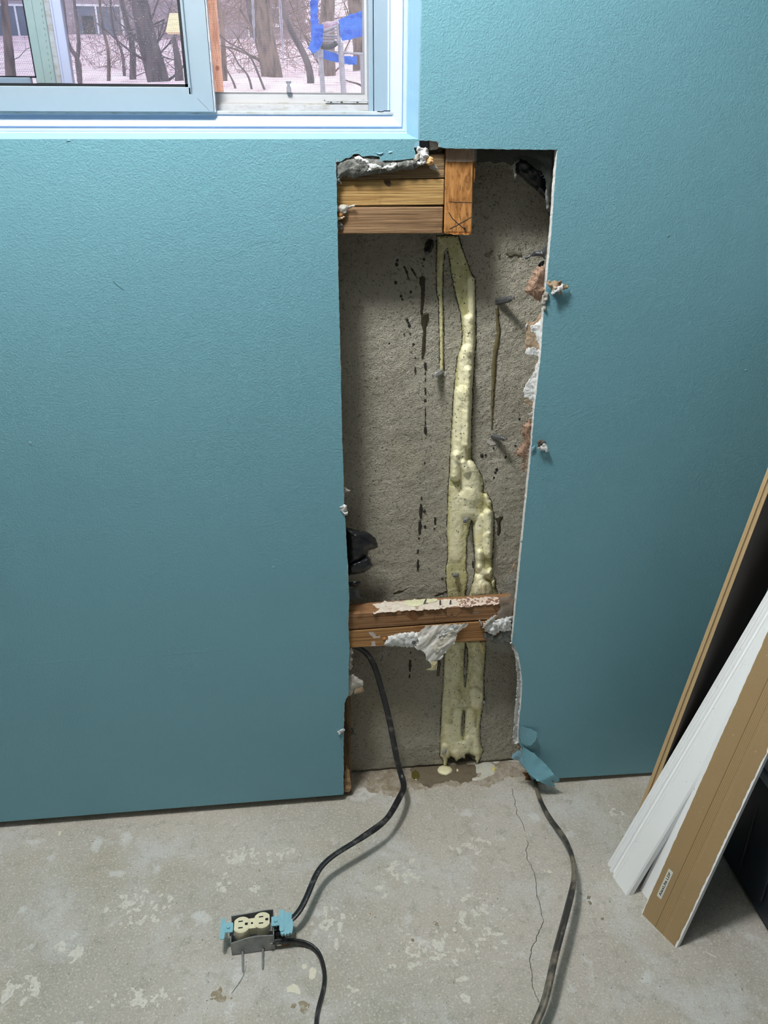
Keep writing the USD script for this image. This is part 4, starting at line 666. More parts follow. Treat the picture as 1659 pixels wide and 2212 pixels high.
foam(f1, 'foam_body', [(943, 508), (942, 600), (943, 635), (947, 645), (948, 720), (949, 775), (948, 803), (959, 803), (959, 760), (959, 700), (957, 640), (958, 575), (961, 545), (965, 536), (969, 550), (974, 590), (980, 620), (987, 650), (995, 680), (998, 720), (997, 745), (987, 775), (983, 809), (979, 856), (976, 910), (973, 957), (971, 1018), (969, 1034), (967, 1072), (966, 1111), (964, 1149), (967, 1180), (966, 1211), (963, 1226), (963, 1257), (968, 1312), (1003, 1312), (1008, 1264), (1011, 1240), (1007, 1232), (1008, 1211), (1009, 1164), (1014, 1146), (1018, 1123), (1020, 1128), (1021, 1157), (1024, 1195), (1026, 1234), (1022, 1254), (1016, 1272), (1008, 1306), (1074, 1306), (1075, 1281), (1070, 1266), (1071, 1254), (1066, 1241), (1064, 1220), (1065, 1180), (1067, 1149), (1068, 1114), (1066, 1103), (1061, 1081), (1053, 1065), (1044, 1064), (1045, 1049), (1042, 1031), (1030, 1006), (1019, 990), (1019, 954), (1019, 910), (1022, 856), (1021, 840), (1024, 809), (1026, 768), (1029, 735), (1028, 704), (1028, 650), (1027, 620), (1026, 601), (1019, 592), (1010, 567), (1002, 545), (994, 523), (990, 508)],
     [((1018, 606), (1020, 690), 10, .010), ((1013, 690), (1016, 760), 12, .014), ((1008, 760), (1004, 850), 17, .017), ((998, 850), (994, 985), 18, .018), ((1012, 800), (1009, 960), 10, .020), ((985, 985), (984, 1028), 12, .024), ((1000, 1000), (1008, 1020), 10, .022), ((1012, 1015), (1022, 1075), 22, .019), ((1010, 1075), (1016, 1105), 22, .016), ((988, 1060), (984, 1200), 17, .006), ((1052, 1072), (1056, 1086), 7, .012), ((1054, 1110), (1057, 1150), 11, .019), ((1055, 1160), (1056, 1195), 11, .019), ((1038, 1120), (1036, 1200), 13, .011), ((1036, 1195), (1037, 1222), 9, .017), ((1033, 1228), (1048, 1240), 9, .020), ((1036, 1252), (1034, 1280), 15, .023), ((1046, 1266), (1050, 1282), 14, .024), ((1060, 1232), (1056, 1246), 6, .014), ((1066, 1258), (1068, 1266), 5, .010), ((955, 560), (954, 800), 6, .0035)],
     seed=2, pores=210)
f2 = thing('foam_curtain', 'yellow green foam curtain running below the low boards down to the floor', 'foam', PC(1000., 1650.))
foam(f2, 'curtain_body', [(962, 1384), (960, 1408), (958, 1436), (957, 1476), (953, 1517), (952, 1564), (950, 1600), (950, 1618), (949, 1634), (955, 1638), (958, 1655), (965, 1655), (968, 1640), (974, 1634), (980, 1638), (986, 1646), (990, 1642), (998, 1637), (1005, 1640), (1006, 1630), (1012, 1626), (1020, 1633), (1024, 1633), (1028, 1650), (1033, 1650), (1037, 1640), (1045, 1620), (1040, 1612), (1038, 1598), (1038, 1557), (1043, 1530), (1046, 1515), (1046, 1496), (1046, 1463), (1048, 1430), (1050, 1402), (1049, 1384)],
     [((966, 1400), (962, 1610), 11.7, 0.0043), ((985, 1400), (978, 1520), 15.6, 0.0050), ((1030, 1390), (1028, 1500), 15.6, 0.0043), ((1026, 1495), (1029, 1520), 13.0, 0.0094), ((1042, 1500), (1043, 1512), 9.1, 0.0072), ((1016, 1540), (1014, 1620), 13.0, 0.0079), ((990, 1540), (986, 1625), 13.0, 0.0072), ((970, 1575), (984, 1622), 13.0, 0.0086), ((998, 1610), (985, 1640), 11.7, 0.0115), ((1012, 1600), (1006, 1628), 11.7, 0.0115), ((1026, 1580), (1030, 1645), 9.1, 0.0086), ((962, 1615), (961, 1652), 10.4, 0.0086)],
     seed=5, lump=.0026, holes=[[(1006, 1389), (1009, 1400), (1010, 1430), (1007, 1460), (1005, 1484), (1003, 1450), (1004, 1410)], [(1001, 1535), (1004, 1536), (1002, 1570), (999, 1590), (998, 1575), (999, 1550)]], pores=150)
def blob(px, py, e, k=.006): return G(px, py, k*np.sqrt(np.clip(e/9, 0, 1)))
def drop(name, label, out, k):
    m = sheet(out, lambda px, py, e: G(px, py, np.where(e > 0, k*np.sqrt(np.clip(e/9, 0, 1)), -.0005)), 2.2, .2, 3); single(name, m, FOAM, label, 'foam', True, prim=np.clip(m[0][:, 2]/.004+.35, 0, 1))
drop('foam_blob', 'round yellow foam blob dripped on the floor below the foam curtain', [(961+17*math.cos(a), 1664+12*math.sin(a)) for a in np.linspace(0, 6.28, 20)[:-1]], .008)
drop('foam_drop', 'tiny yellow foam drop on the floor right of the round blob', [(988+4*math.cos(a), 1664+5*math.sin(a)) for a in np.linspace(0, 6.28, 12)[:-1]], .004)
pud = thing('resin_puddle', 'flat pale grey hardened puddle with a yellow tip below the foam curtain', 'puddle', G(1050., 1665.))
part(pud, 'puddle_film', sheet([(1025, 1651), (1040, 1647), (1054, 1643), (1062, 1648), (1069, 1653), (1075, 1659), (1071, 1668), (1064, 1676), (1054, 1679), (1042, 1684), (1030, 1687), (1016, 1687), (1020, 1678), (1037, 1677), (1039, 1669), (1036, 1670), (1029, 1673), (1027, 1663)], lambda px, py, e: G(px, py, np.where(e > 0, .0012+.001*np.clip(e/4, 0, 1), 0)), 2.2, .6, 3), PUDDLE, True)
part(pud, 'yellow_tip', sheet([(1066, 1654), (1072, 1656), (1074, 1661), (1070, 1667), (1063, 1668), (1060, 1663)], lambda px, py, e: G(px, py, np.where(e > 0, .002+.003*np.clip(e/4, 0, 1), 0)), 2, .3, 3), M('yellow_resin', (222, 214, 142), .25), True)
# dark drips and drops on the concrete: parts of the wall
def drip(name, out, mat, k=.0012, step=2.0, jg=.5, seed=3): part(fnd, name, sheet(out, lambda px, py, e: PC(px, py, np.where(e > 0, .0006+k*np.clip(e/2.5, 0, 1), .0003)+.0008), step, jg, seed, th=(0, .004, 0)), mat, True)
drip('resin_streak', [(907, 600), (912, 596), (918, 598), (919, 610), (918, 625), (917, 645), (915, 665), (912, 680), (908, 678), (909, 650), (910, 625), (906, 610)], RESIN)
drip('resin_streak', [(910, 683), (917, 676), (926, 677), (927, 688), (923, 697), (920, 705), (920, 730), (918, 755), (914, 774), (910, 774), (912, 745), (914, 715), (910, 698)], RESIN)
drip('resin_streak', [(870, 574), (876, 576), (881, 590), (884, 604), (882, 604), (878, 590)], RIM)
drip('resin_streak', [(882, 568), (888, 577), (896, 588), (902, 603), (898, 597), (890, 586)], RIM)
for y0, y1, w in ((783, 800, 5), (803, 812, 2), (816, 826, 2), (837, 853, 4), (862, 869, 5), (880, 905, 1.8), (908, 920, 2.2), (922, 938, 6)):
    x = 919; drip('resin_drip', [(x-w*.4, y0), (x+w*.4, y0), (x+w*.55, (y0+y1)/2), (x+w*.3, y1), (x-w*.3, y1), (x-w*.55, (y0+y1)/2)], RIM, .0008, 1.8, .3)
for x0, y0, y1, w in ((911, 1072, 1082, 3), (909, 1088, 1120, 7), (907, 1124, 1155, 7), (903, 1186, 1197, 4), (903, 1208, 1234, 5), (918, 996, 1006, 3), (897, 770, 775, 4), (897, 792, 806, 4), (940, 1117, 1135, 5), (1022, 1211, 1228, 4), (886, 1425, 1452, 6), (885, 1456, 1466, 4), (887, 1408, 1414, 3)):
    drip('resin_drip', [(x0-w*.25, y0), (x0+w*.4, y0+1), (x0+w*.5, y0*.6+y1*.4), (x0+w*.2, y1), (x0-w*.3, y1-1), (x0-w*.5, y0*.4+y1*.6)], RIM, .0008, 1.8, .4)
for x, y, rr in ((858, 563, 3), (857, 572, 4), (855, 611, 4), (887, 631, 3), (866, 640, 3), (869, 647, 2.5), (879, 691, 3), (882, 697, 2.5), (884, 703, 3.5), (873, 722, 2), (886, 721, 2), (893, 744, 3), (841, 742, 2.5), (916, 561, 3), (914, 575, 2), (1122, 905, 2.5), (1041, 985, 4), (1049, 983, 2.5), (1092, 988, 3), (1113, 963, 2.2), (1073, 1015, 3.5), (1070, 1021, 2.5), (1067, 1032, 2.2), (1066, 968, 2), (918, 1138, 3), (938, 1142, 2), (917, 1105, 3), (905, 1163, 2.2), (955, 1250, 2), (1082, 1282, 2)):
    drip('resin_spot', [(x+rr*math.cos(a), y+rr*1.1*math.sin(a)) for a in np.linspace(0, 6.28, 9)[:-1]], RIM, .0008, 1.8, .25)
drip('resin_streak', [(1071, 664), (1077, 663), (1078, 690), (1082, 715), (1080, 735), (1074, 765), (1072, 800), (1069, 840), (1066, 880), (1064, 925), (1061, 930), (1061, 880), (1062, 835), (1062, 790), (1066, 750), (1073, 720), (1072, 690)], OLIVE, .0022)
drip('resin_streak', [(1075, 664), (1077, 664), (1078, 690), (1081, 713), (1079, 733), (1073, 765), (1071, 800), (1067, 860), (1065, 860), (1068, 800), (1070, 765), (1077, 722), (1075, 690)], RIM, .0024)
drip('resin_streak', [(1069, 1119), (1080, 1114), (1087, 1117), (1085, 1123), (1081, 1128), (1081, 1148), (1078, 1158), (1073, 1154), (1075, 1132), (1072, 1124)], RESIN)
drip('resin_streak', [(945, 1424), (952, 1424), (951, 1445), (948, 1462), (944, 1460), (945, 1440)], RESIN)
for pts in ([(985, 1283), (1005, 1276), (1012, 1268), (1000, 1274)], [(845, 1283), (856, 1275), (872, 1273), (880, 1270), (868, 1277)], [(933, 1289), (945, 1280), (960, 1276), (968, 1275), (952, 1283)], [(1045, 548), (1055, 546), (1068, 540), (1060, 552), (1052, 556)], [(1090, 545), (1105, 541), (1125, 546), (1127, 553), (1112, 551), (1100, 556)], [(1076, 550), (1082, 548), (1081, 560), (1077, 562)]):
    drip('dark_patch', pts, M('damp_concrete', (112, 107, 92), .9, [(160, 4, .45, .7, (134, 130, 116), .8)]) if 'dp' not in globals() else dp, .0003, 2, 1.0); dp = UsdShade.Material.Get(stage, '/World/Looks/damp_concrete')

# ------------------------------------------------------------------ injection ports
def port(b, t, lift, r, label, body=DSTEEL, tip=BRIGHT):
    B = PC(float(b[0]), float(b[1]), -.004); Tt = PC(float(t[0]), float(t[1]), lift)
    o = thing('injection_port', label, 'injection port', B, 'injection ports in the concrete')
    M_ = B+(Tt-B)*.74
    part(o, 'port_body', turned(B, M_, [(0, r), (.45, r), (.5, r*.93), (.97, r*.93), (1, r*.8)], 6), body)
    part(o, 'collar', turned(M_, B+(Tt-B)*.86, [(0, r*.7), (.7, r*.7), (1, r*.55)], 12), body, 30)
    part(o, 'nipple', turned(B+(Tt-B)*.86, Tt, [(0, r*.42), (.45, r*.42), (.5, r*.55), (.85, r*.5), (1, r*.2)], 12), tip, 30)
    return o
port((929, 524), (922, 548), .034, .008, 'dark injection port just under the lowest brown board', BLACKPL, DSTEEL)
port((955, 801), (936, 813), .026, .0062, 'silvery injection port at the foot of the thin drip left of the foam', STEEL)
port((1073, 652), (1111, 644), .036, .0062, 'grey injection port right of the foam, upper of the two, olive streak below it')
port((1064, 942), (1095, 949), .032, .006, 'grey injection port right of the foam, lower of the two, white dust at its root')
port((1013, 1117), (1003, 1127), .032, .0062, 'injection port at the fork of the foam column', STEEL, DSTEEL)
port((988, 1240), (980, 1244), .026, .0055, 'injection port in the left leg of the foam just above the low boards', STEEL, DSTEEL)
port((963, 1618), (957, 1628), .022, .0055, 'foam-smeared injection port at the bottom left of the foam curtain', STEEL, STEEL)
port((1042, 1515), (1048, 1518), .016, .0045, 'small shiny injection port on the right edge of the foam curtain', STEEL)
for q in ([(1052, 948), (1062, 952), (1075, 955), (1072, 960), (1060, 962), (1053, 957)], [(958, 800), (966, 804), (962, 812), (956, 810)]):
    part(fnd, 'drill_dust', sheet(q, lambda px, py, e: PC(px, py, .0012), 2, .8, 3), M('drill_dust', (196, 194, 188), .9) if q[0][0] > 1000 else UsdShade.Material.Get(stage, '/World/Looks/drill_dust'), True)

# ------------------------------------------------------------------ cables
OV = 1.12*np.stack([.0062*np.cos(np.linspace(0, 2*np.pi, 17)[:-1]), .0036*np.sin(np.linspace(0, 2*np.pi, 17)[:-1])], 1)
def lay(px, n): return smoothpath([P(float(x), float(y), v) if k == 'y' else G(float(x), float(y), v) for x, y, k, v in px], n)
c1 = lay([(752, 1396, 'y', .042), (771, 1398, 'y', .045), (790, 1410, 'y', .046), (808, 1438, 'y', .046), (820, 1474, 'y', .042), (832, 1518, 'y', .036), (842, 1560, 'y', .030), (850, 1602, 'y', .022), (858, 1642, 'y', .012), (867, 1676, 'y', 0), (872, 1695, 'z', .062), (867, 1715, 'z', .066), (855, 1738, 'z', .070), (834, 1770, 'z', .068), (800, 1797, 'z', .066), (760, 1823, 'z', .064), (722, 1847, 'z', .062), (692, 1875, 'z', .058), (673, 1912, 'z', .054), (658, 1947, 'z', .05), (643, 1972, 'z', .046), (622, 1992, 'z', .040), (600, 2002, 'z', .034)], 150)
tw = np.interp(np.linspace(0, 1, 150), [0, .45, .55, .62, .72, 1], [1.2, 1.3, 2.2, 3.0, 1.6, 1.5])
single('power_cable', sweep(c1, OV, tw), CABLE, 'black flat cable hanging out of the cut and down to the outlet', 'cable', 40)
c2 = lay([(585, 2034, 'z', .02), (605, 2034, 'z', .019), (630, 2033, 'z', .015), (652, 2036, 'z', .010), (672, 2044, 'z', .0062), (688, 2060, 'z', .0045), (697, 2082, 'z', .0045), (701, 2108, 'z', .0045), (698, 2138, 'z', .0045), (691, 2165, 'z', .0045), (685, 2192, 'z', .0045), (683, 2220, 'z', .0045), (684, 2270, 'z', .0045)], 80)
single('power_cable', sweep(c2, OV, np.full(80, 1.57)), CABLE, 'black cable curving from the outlet along the floor towards the viewer', 'cable', 40)
OV3 = 1.3*np.stack([.0088*np.cos(np.linspace(0, 2*np.pi, 17)[:-1]), .0042*np.sin(np.linspace(0, 2*np.pi, 17)[:-1])], 1)
c3 = lay([(1148, 1664, 'y', .02), (1155, 1686, 'y', .004), (1160, 1706, 'z', .01), (1172, 1738, 'z', .016), (1192, 1772, 'z', .022), (1213, 1800, 'z', .03), (1229, 1830, 'z', .040), (1238, 1862, 'z', .050), (1240, 1895, 'z', .057), (1233, 1935, 'z', .062), (1222, 1978, 'z', .064), (1208, 2030, 'z', .064), (1195, 2082, 'z', .060), (1185, 2130, 'z', .054), (1174, 2170, 'z', .046), (1155, 2215, 'z', .036), (1125, 2270, 'z', .026)], 130)
tw3 = np.interp(np.linspace(0, 1, 130), [0, .3, .42, .55, 1], [.1, .25, .9, 1.45, 1.5])
t3 = thing('floor_cable', 'flat dusty cable arching from under the peeling paint to the lower edge of the view', 'cable', c3[0]*[1, 1, 0])
part(t3, 'sheath', sweep(c3, OV3*[.8, 1], tw3, np.interp(np.linspace(0, 1, 130), [0, .4, .6, 1], [.72, .9, 1.12, 1.12])), CABLE2, 40)
tg = np.gradient(c3, axis=0); tg /= np.linalg.norm(tg, axis=1)[:, None]; view = EYE-c3; view /= np.linalg.norm(view, axis=1)[:, None]; sd = np.cross(tg, view); sd /= np.linalg.norm(sd, axis=1)[:, None]
# ------------------------------------------------------------------ outlet box on the floor
o0, o1 = G(502., 2064.), G(594., 2052.); ex = (o1-o0); BL = np.linalg.norm(ex); ex /= BL; ey = np.array([-ex[1], ex[0], 0])
OC = (o0+o1)/2+ey*.0245; AX = np.array([ex, ey, [0, 0, 1]])
S = BL/.080                                                           # box is about 80 mm long
def lo(m): return move(m, OC, AX)
def lp_(p): return OC+np.asarray(p, float)@AX
hb, dp_ = .050, .0245
ob = thing('outlet_box', 'loose metal outlet box with an ivory receptacle lying on the floor', 'outlet', OC)
hl = BL/2
part(ob, 'box_bottom', lo(box((-hl, -dp_, .0), (hl, dp_, .002))), STEEL)
arch = sg.Polygon([(-hl, 0), (hl, 0), (hl, .042), (hl*.55, .0445), (hl*.2, .046), (-hl*.2, .044), (-hl*.7, .038), (-hl, .035)]).difference(shapely.union_all([sg.Point(-hl*.52, .007).buffer(.0035), sg.Point(hl*.45, .007).buffer(.0035), sg.box(-hl*.36, .0385, -hl*.28, .0395), sg.box(hl*.38, .0405, hl*.46, .0415)]))
v, f = ext(arch, -dp_, -dp_+.0018); part(ob, 'box_side', lo((v, f)), STEEL)
v, f = ext(sg.Polygon([(-hl, 0), (hl, 0), (hl, .053), (hl*.6, .054), (-hl*.3, .050), (-hl, .049)]), dp_-.0018, dp_); part(ob, 'box_side', lo((v, f)), STEEL)
for s in (-1, 1): part(ob, 'box_end', lo(box((s*hl-.0009, -dp_, .0), (s*hl+.0009, dp_, .044 if s > 0 else .038), .0004)), STEEL)
part(ob, 'box_screw', lo(turned((hl*.86, -dp_, .026), (hl*.9, -dp_-.004, .026), [(0, .0035), (.6, .0035), (1, .002)], 10)), BRIGHT, 30)
ZR = .050                                                             # receptacle face
for s, yy in ((-1, -.001), (1, .0035)):
    cx = s*.0195
    d = sg.Point(cx, yy).buffer(.0170, 24).intersection(sg.box(cx-.0143, yy-.02, cx+.0143, yy+.02))
    out = part(ob, 'outlet_face', lo(extz(d, ZR-.020, ZR+.003)), IVORY)
    part(ob, 'face_bevel', lo(extz(d.buffer(-.0016), ZR+.003, ZR+.0037)), IVORY)
    for q in (.0068, -.0068): part(ob, 'slot', lo(box((cx-.0062, yy+q-.0012, ZR+.0036), (cx+.0022, yy+q+.0012, ZR+.0040))), SLOT)
    part(ob, 'ground_hole', lo(extz(sg.Point(cx+.0085, yy).buffer(.0026).union(sg.box(cx+.0085, yy-.0026, cx+.0118, yy+.0026)), ZR+.0036, ZR+.0040)), SLOT)
part(ob, 'outlet_bridge', lo(extz(sg.box(-.008, -.010, .008, .0115), ZR-.016, ZR+.0012)), IVORY)
part(ob, 'centre_screw', lo(turned((0, .001, ZR), (0, .001, ZR+.0024), [(0, .0022), (.6, .0022), (1, .0014)], 10)), SLOT, 30)
part(ob, 'mounting_strap', lo(extz(sg.box(-.044, -.0085, .046, .0095), ZR-.0165, ZR-.0150)), STEEL)
strap = sg.Polygon([(-.052, -.0105), (-.037, -.0105), (-.036, -.005), (-.036, .006), (-.037, .0095), (-.051, .0095)]).union(sg.LineString([(-.0560, -.019), (-.0555, .0165)]).buffer(.0044)).difference(sg.Point(-.0445, -.001).buffer(.0016))
part(ob, 'strap_ear', lo(extz(strap, ZR-.003, ZR-.0012)), BLUE, label='blue painted strap ear')
part(ob, 'ear_screw', lo(turned((-.0450, -.0, ZR-.0012), (-.0450, -.0, ZR+.0014), [(0, .0036), (.7, .0036), (1, .003)], 14)), BLUE, 30)
strap = sg.Polygon([(.037, -.009), (.052, -.009), (.052, .012), (.037, .011)]).union(sg.LineString([(.0565, -.018), (.0570, .0205)]).buffer(.0044)).difference(sg.Point(.0445, .001).buffer(.0015))
part(ob, 'strap_ear', lo(extz(strap, ZR-.003, ZR-.0012)), BLUE, label='blue painted strap ear')
part(ob, 'ear_screw', lo(turned((.0455, .001, ZR-.0012), (.0455, .001, ZR+.0014), [(0, .0036), (.7, .0036), (1, .003)], 14)), BLUE, 30)
crust = sg.Polygon(jag([(.0545, -.0255), (.058, -.0285), (.0605, -.026), (.063, -.0300), (.066, -.0265), (.069, -.029), (.0725, -.0255), (.0755, -.0285), (.0775, -.022), (.0785, -.005), (.0765, .0095), (.0775, .016), (.0745, .0185), (.070, .0165), (.066, .0185), (.062, .0235), (.0575, .024), (.0555, .010), (.0545, -.008)], .0012, .00025, 4))
part(ob, 'paint_crust', lo(extz(crust, ZR-.0085, ZR-.0035)), BLUE, label='torn slab of blue painted plaster')
part(ob, 'crust_edge', lo(extz(crust.difference(crust.buffer(-.0011)), ZR-.0088, ZR-.0064)), GYP)
part(ob, 'clamp_block', lo(box((hl, -.014, .008), (hl+.022, .006, .028), .003)), BLACKPL)
for s, ln, dx in ((-.52, .040, .002), (.45, .038, -.001)):
    part(ob, 'nail', lo(turned((hl*s, -dp_+.006, .0075), (hl*s+dx, -dp_-ln, .0035), [(0, .0022), (.9, .0022), (1, .0006)], 10)), STEEL, 30)
part(ob, 'clip', lo(tube(smoothpath([(.052, -.018, .014), (.060, -.021, .004), (.070, -.018, .003), (.080, -.008, .006), (.082, -.004, .014)], 16), .0012, 6)), RUST, True)
single('loose_hair', tube(smoothpath([G(532., 2084., .012), G(527., 2104., .004), G(516., 2124., .001), G(500., 2146., .001)], 20), .00035, 5), RIM, 'single dark hair-thin wire on the floor in front of the outlet box', 'wire')

# ------------------------------------------------------------------ boards leaning in the corner
def frame_board(a, b, d):
    e = b-a; w = np.linalg.norm(e); e = e/w; d = np.asarray(d, float); d /= np.linalg.norm(d); d = d-e*(d@e); d /= np.linalg.norm(d); n = np.cross(e, d); return e, d, n, w
def prism(A, e, d, n, prof, length, drop=.0):                         # prof = (u along e, t along n); pushed along d, foot trimmed level
    pr = np.asarray(prof, float); b0 = A+pr[:, :1]*e+pr[:, 1:]*n; m = len(pr)
    b0 = b0-d*((b0[:, 2:3]-drop)/d[2]); b1 = b0+d*length; V = np.vstack([b0, b1]); f = []
    for i in range(m): j = (i+1) % m; f += [(i, j, i+m), (j, j+m, i+m)]
    tv_, tf_ = trimesh.creation.triangulate_polygon(sg.Polygon(pr), engine='earcut'); near = np.array([int(np.argmin(((pr-p)**2).sum(1))) for p in np.asarray(tv_)])
    for t in near[np.asarray(tf_)]: f += [tuple(t[::-1]), tuple(t+m)]
    f = np.array(f)
    if trimesh.Trimesh(V, f, process=False).volume < 0: f = f[:, ::-1]
    return V, f
A, B = G(1386., 1973.), G(1461., 2048.)
e, d, n, w = frame_board(A, B, (.257, .153, .955)); LN = 1.78
bb = thing('baseboard', 'brown-backed baseboard with a white sticker leaning nearest the viewer', 'baseboard', (A+B)/2)
part(bb, 'board_body', prism(A, e, d, n, [(0, 0), (w, 0), (w, -.0105), (0, -.0105)], LN), PRIMED)
def face(mat, nm, u0, u1, t, jg=0, seed=1, kind=None, length=LN, v0=0.0, label=None):
    r = np.random.default_rng(seed); m = 420; vv = np.linspace(v0, v0+length, m); j = np.convolve(r.normal(0, 1, m+8), np.ones(3)/3, 'same')[4:-4]*jg
    left = A+(u0+np.roll(j, 40)*.45)[:, None]*e+vv[:, None]*d; right = A+(u1+j-abs(jg))[:, None]*e+vv[:, None]*d
    V = np.vstack([left, right]); V = np.vstack([V+n*t, V]); f = []
    for i in range(m-1):
        f += [(i, i+m, i+1), (i+1, i+m, i+m+1)]; k = 2*m; f += [(i+k, i+1+k, i+m+k), (i+1+k, i+m+1+k, i+m+k), (i, i+1, i+k), (i+1, i+1+k, i+k), (i+m, i+m+k, i+m+1), (i+m+1, i+m+k, i+m+1+k)]
    f += [(0, 2*m, m), (m, 2*m, 3*m)]
    part(bb, nm, (V, np.array(f)), mat, label=label)
face(MDF, 'brown_back', .0016, w-.0022, .0004, .0010, 3)
face(MDFD, 'dark_stripe', w*.395, w*.42, .0007)
face(MDFS, 'pale_stripe', w*.42, w*.60, .0006)
for u_ in (.45, .485, .52, .555, .59): face(MDFD, 'fine_line', w*u_, w*(u_+.006), .0007)
face(MDFL, 'pale_line', w*.665, w*.672, .0007)
q = np.array([(1444.5, 1875.5), (1453.5, 1882.5), (1430, 1944), (1419.5, 1935)])
def onboard(px, py, t=0.0):
    rr = ray(px, py); k = ((A+n*t-EYE)@n)/(rr@n); return EYE+rr*k[..., None]
cq = onboard(q[:, 0], q[:, 1]); uv = np.stack([(cq-A)@e, (cq-A)@d], 1); u0, u1 = uv[[0, 3], 0].mean(), uv[[1, 2], 0].mean(); v0, v1 = uv[[2, 3], 1].mean(), uv[[0, 1], 1].mean()
def onb(m, t): v, f = m; return A+v[:, :1]*e+v[:, 1:2]*d+(v[:, 2:]+t)*n, f
stk = part(bb, 'sticker', onb(extz(sg.box(u0+.0015, v0+.0015, u1-.0015, v1-.0015).buffer(.0015), 0, .0002), .0007), STICK, label='small white printed sticker')
txt = meshkit.text_mesh('AlexLite LDF', (u1-u0)*.46, .0002, True); tv, tf = tri(txt); tw_ = tv[:, 0].max()-tv[:, 0].min(); k = (v1-v0)*.84/tw_
tv2 = np.stack([u0+(u1-u0)*.72-tv[:, 1], v0+(v1-v0)*.08+(tv[:, 0]-tv[:, 0].min())*k, tv[:, 2]], 1)
part(stk, 'lettering', onb((tv2, tf), .0009), INK)
# white moulded baseboard
A2, B2 = G(1314., 1863.), G(1363.5, 1933.)
dz = ray(1659., 1172.); s_ = np.linspace(.9, 2.2, 400); cand = EYE+s_[:, None]*dz; dd = cand-A2; i = int(np.argmin(abs(dd[:, 1]/dd[:, 2]-.16)))
e2, d2, n2, w2 = frame_board(A2, B2, dd[i])
wb = [(0, 0), (.0025, .0035), (.009, .0045), (.0105, .0015), (.0125, .001), (.0145, .0055), (.0185, .0085), (.0235, .0085), (.0255, .0045), (.0280, .0040), (.0310, .0085), (.036, .0105), (.0415, .0105), (.0425, .0088), (.0436, .0106), (w2-.003, .0106), (w2, .0075), (w2, -.0055), (0, -.0055)]
single('baseboard', prism(A2, e2, d2, n2, wb, 1.72), PRIMED, 'white moulded baseboard leaning left of the brown-backed one', 'baseboard')
A3, B3 = G(1381., 1922.), G(1402., 1950.)
e3, d3, n3, w3 = frame_board(A3, B3, (.24, .155, .955))
single('baseboard', prism(A3+n3*-.002, e3, d3, n3, [(0, 0), (.07, 0), (.07, -.012), (.003, -.012), (0, -.009)], 1.70), PRIMED, 'white baseboard mostly hidden between the moulded one and the brown-backed one', 'baseboard', 20)
# tan-edged board with a dark face
q0, q1 = G(1341., 1850.), None
dz = ray(1659., 1008.); cand = EYE+s_[:, None]*dz; dd = cand-q0; i = int(np.argmin(abs(dd[:, 1]/dd[:, 2]-.10))); d4 = dd[i]/np.linalg.norm(dd[i])
ed = np.array([-.90, -.43, 0]); ed -= d4*(ed@d4); ed /= np.linalg.norm(ed); fn = np.cross(d4, ed); fn = fn if fn[1] < 0 else -fn
tb = thing('dark_board', 'dark-faced narrow board with a tan grooved edge leaning farthest back', 'board', q0)
def slabp(u0, u1, t0, t1, mat, nm):                                   # u along the face (away from the edge), t along the face normal
    part(tb, nm, prism(q0, -ed, d4, fn, [(u0, t0), (u1, t0), (u1, t1), (u0, t1)], 1.12), mat)
th_ = .017
slabp(.0006, .060, -.0005, th_+.0005, BROWNBK, 'dark_face') if False else None
slabp(0, .13, 0, .0075, MDFL, 'tan_ply'); slabp(.0015, .13, .0075, .0105, MDFD, 'groove'); slabp(0, .1295, .0105, th_, MDFL, 'tan_ply'); slabp(.0012, .1305, th_, th_+.0012, BROWNBK, 'dark_face')

# ------------------------------------------------------------------ storage bin
bx = .858; by0, by1 = -.62, -.20; zr = .335
bn = thing('storage_bin', 'dark navy plastic storage bin with a grey rim at the right edge', 'bin', (bx+.17, (by0+by1)/2, 0))
def shell(x0, x1, y0, y1, z0, z1, tap, b): 
    v, f = cbox((x1-x0, y1-y0, z1-z0), b); v = v.copy(); k = np.where(v[:, 2] > 0, 1.0, 1-tap); v[:, 0] *= k; v[:, 1] *= k; return v+[(x0+x1)/2, (y0+y1)/2, (z0+z1)/2], f
part(bn, 'bin_body', shell(bx-.012, bx+.35, by0, by1, .0005, zr-.02, .07, .012), BIN)
for i in range(5): part(bn, 'bin_rib', box((bx-.009, by0+.06+i*.08, .06), (bx-.003, by0+.067+i*.08, zr-.03), .001), BIN)
part(bn, 'bin_rim', shell(bx-.026, bx+.365, by0-.014, by1+.014, zr-.024, zr-.008, 0, .005), BINLID)
part(bn, 'bin_lid', shell(bx-.020, bx+.359, by0-.008, by1+.008, zr-.008, zr+.018, -.0, .010), BINLID)

# ------------------------------------------------------------------ outside
def gz(y): y = np.asarray(y, float); return 1.2+.07*y+.0018*y*y
def on_ground(px, Y): p = P(float(px), 150., float(Y)); return np.array([p[0], Y, float(gz(Y))])
gx_, gy_ = np.meshgrid(np.linspace(-34, 34, 70), np.r_[.34, np.linspace(.8, 46, 90)]); gzz = gz(gy_)+(meshkit.fbm(np.stack([gx_*.5, gy_*.5, gx_*0], -1), 4, 3)-.5)*.35*np.clip(gy_/6, 0, 1)
ix = np.arange(gx_.size).reshape(gx_.shape); qq = np.stack([ix[:-1, :-1], ix[:-1, 1:], ix[1:, 1:], ix[1:, :-1]], -1).reshape(-1, 4)
single('snowy_ground', (np.stack([gx_, gy_, gzz], -1).reshape(-1, 3), np.vstack([qq[:, [0, 1, 2]], qq[:, [0, 2, 3]]])), SNOW, 'snowy slope strewn with leaf litter outside the window', 'ground', True, kind='structure')
def sub(px, py, Y, n=10, w=.02):                                       # smooth branch through picture points at depth Y
    return smoothpath([P(float(x), float(y), Y) for x, y in zip(px, py)], n)
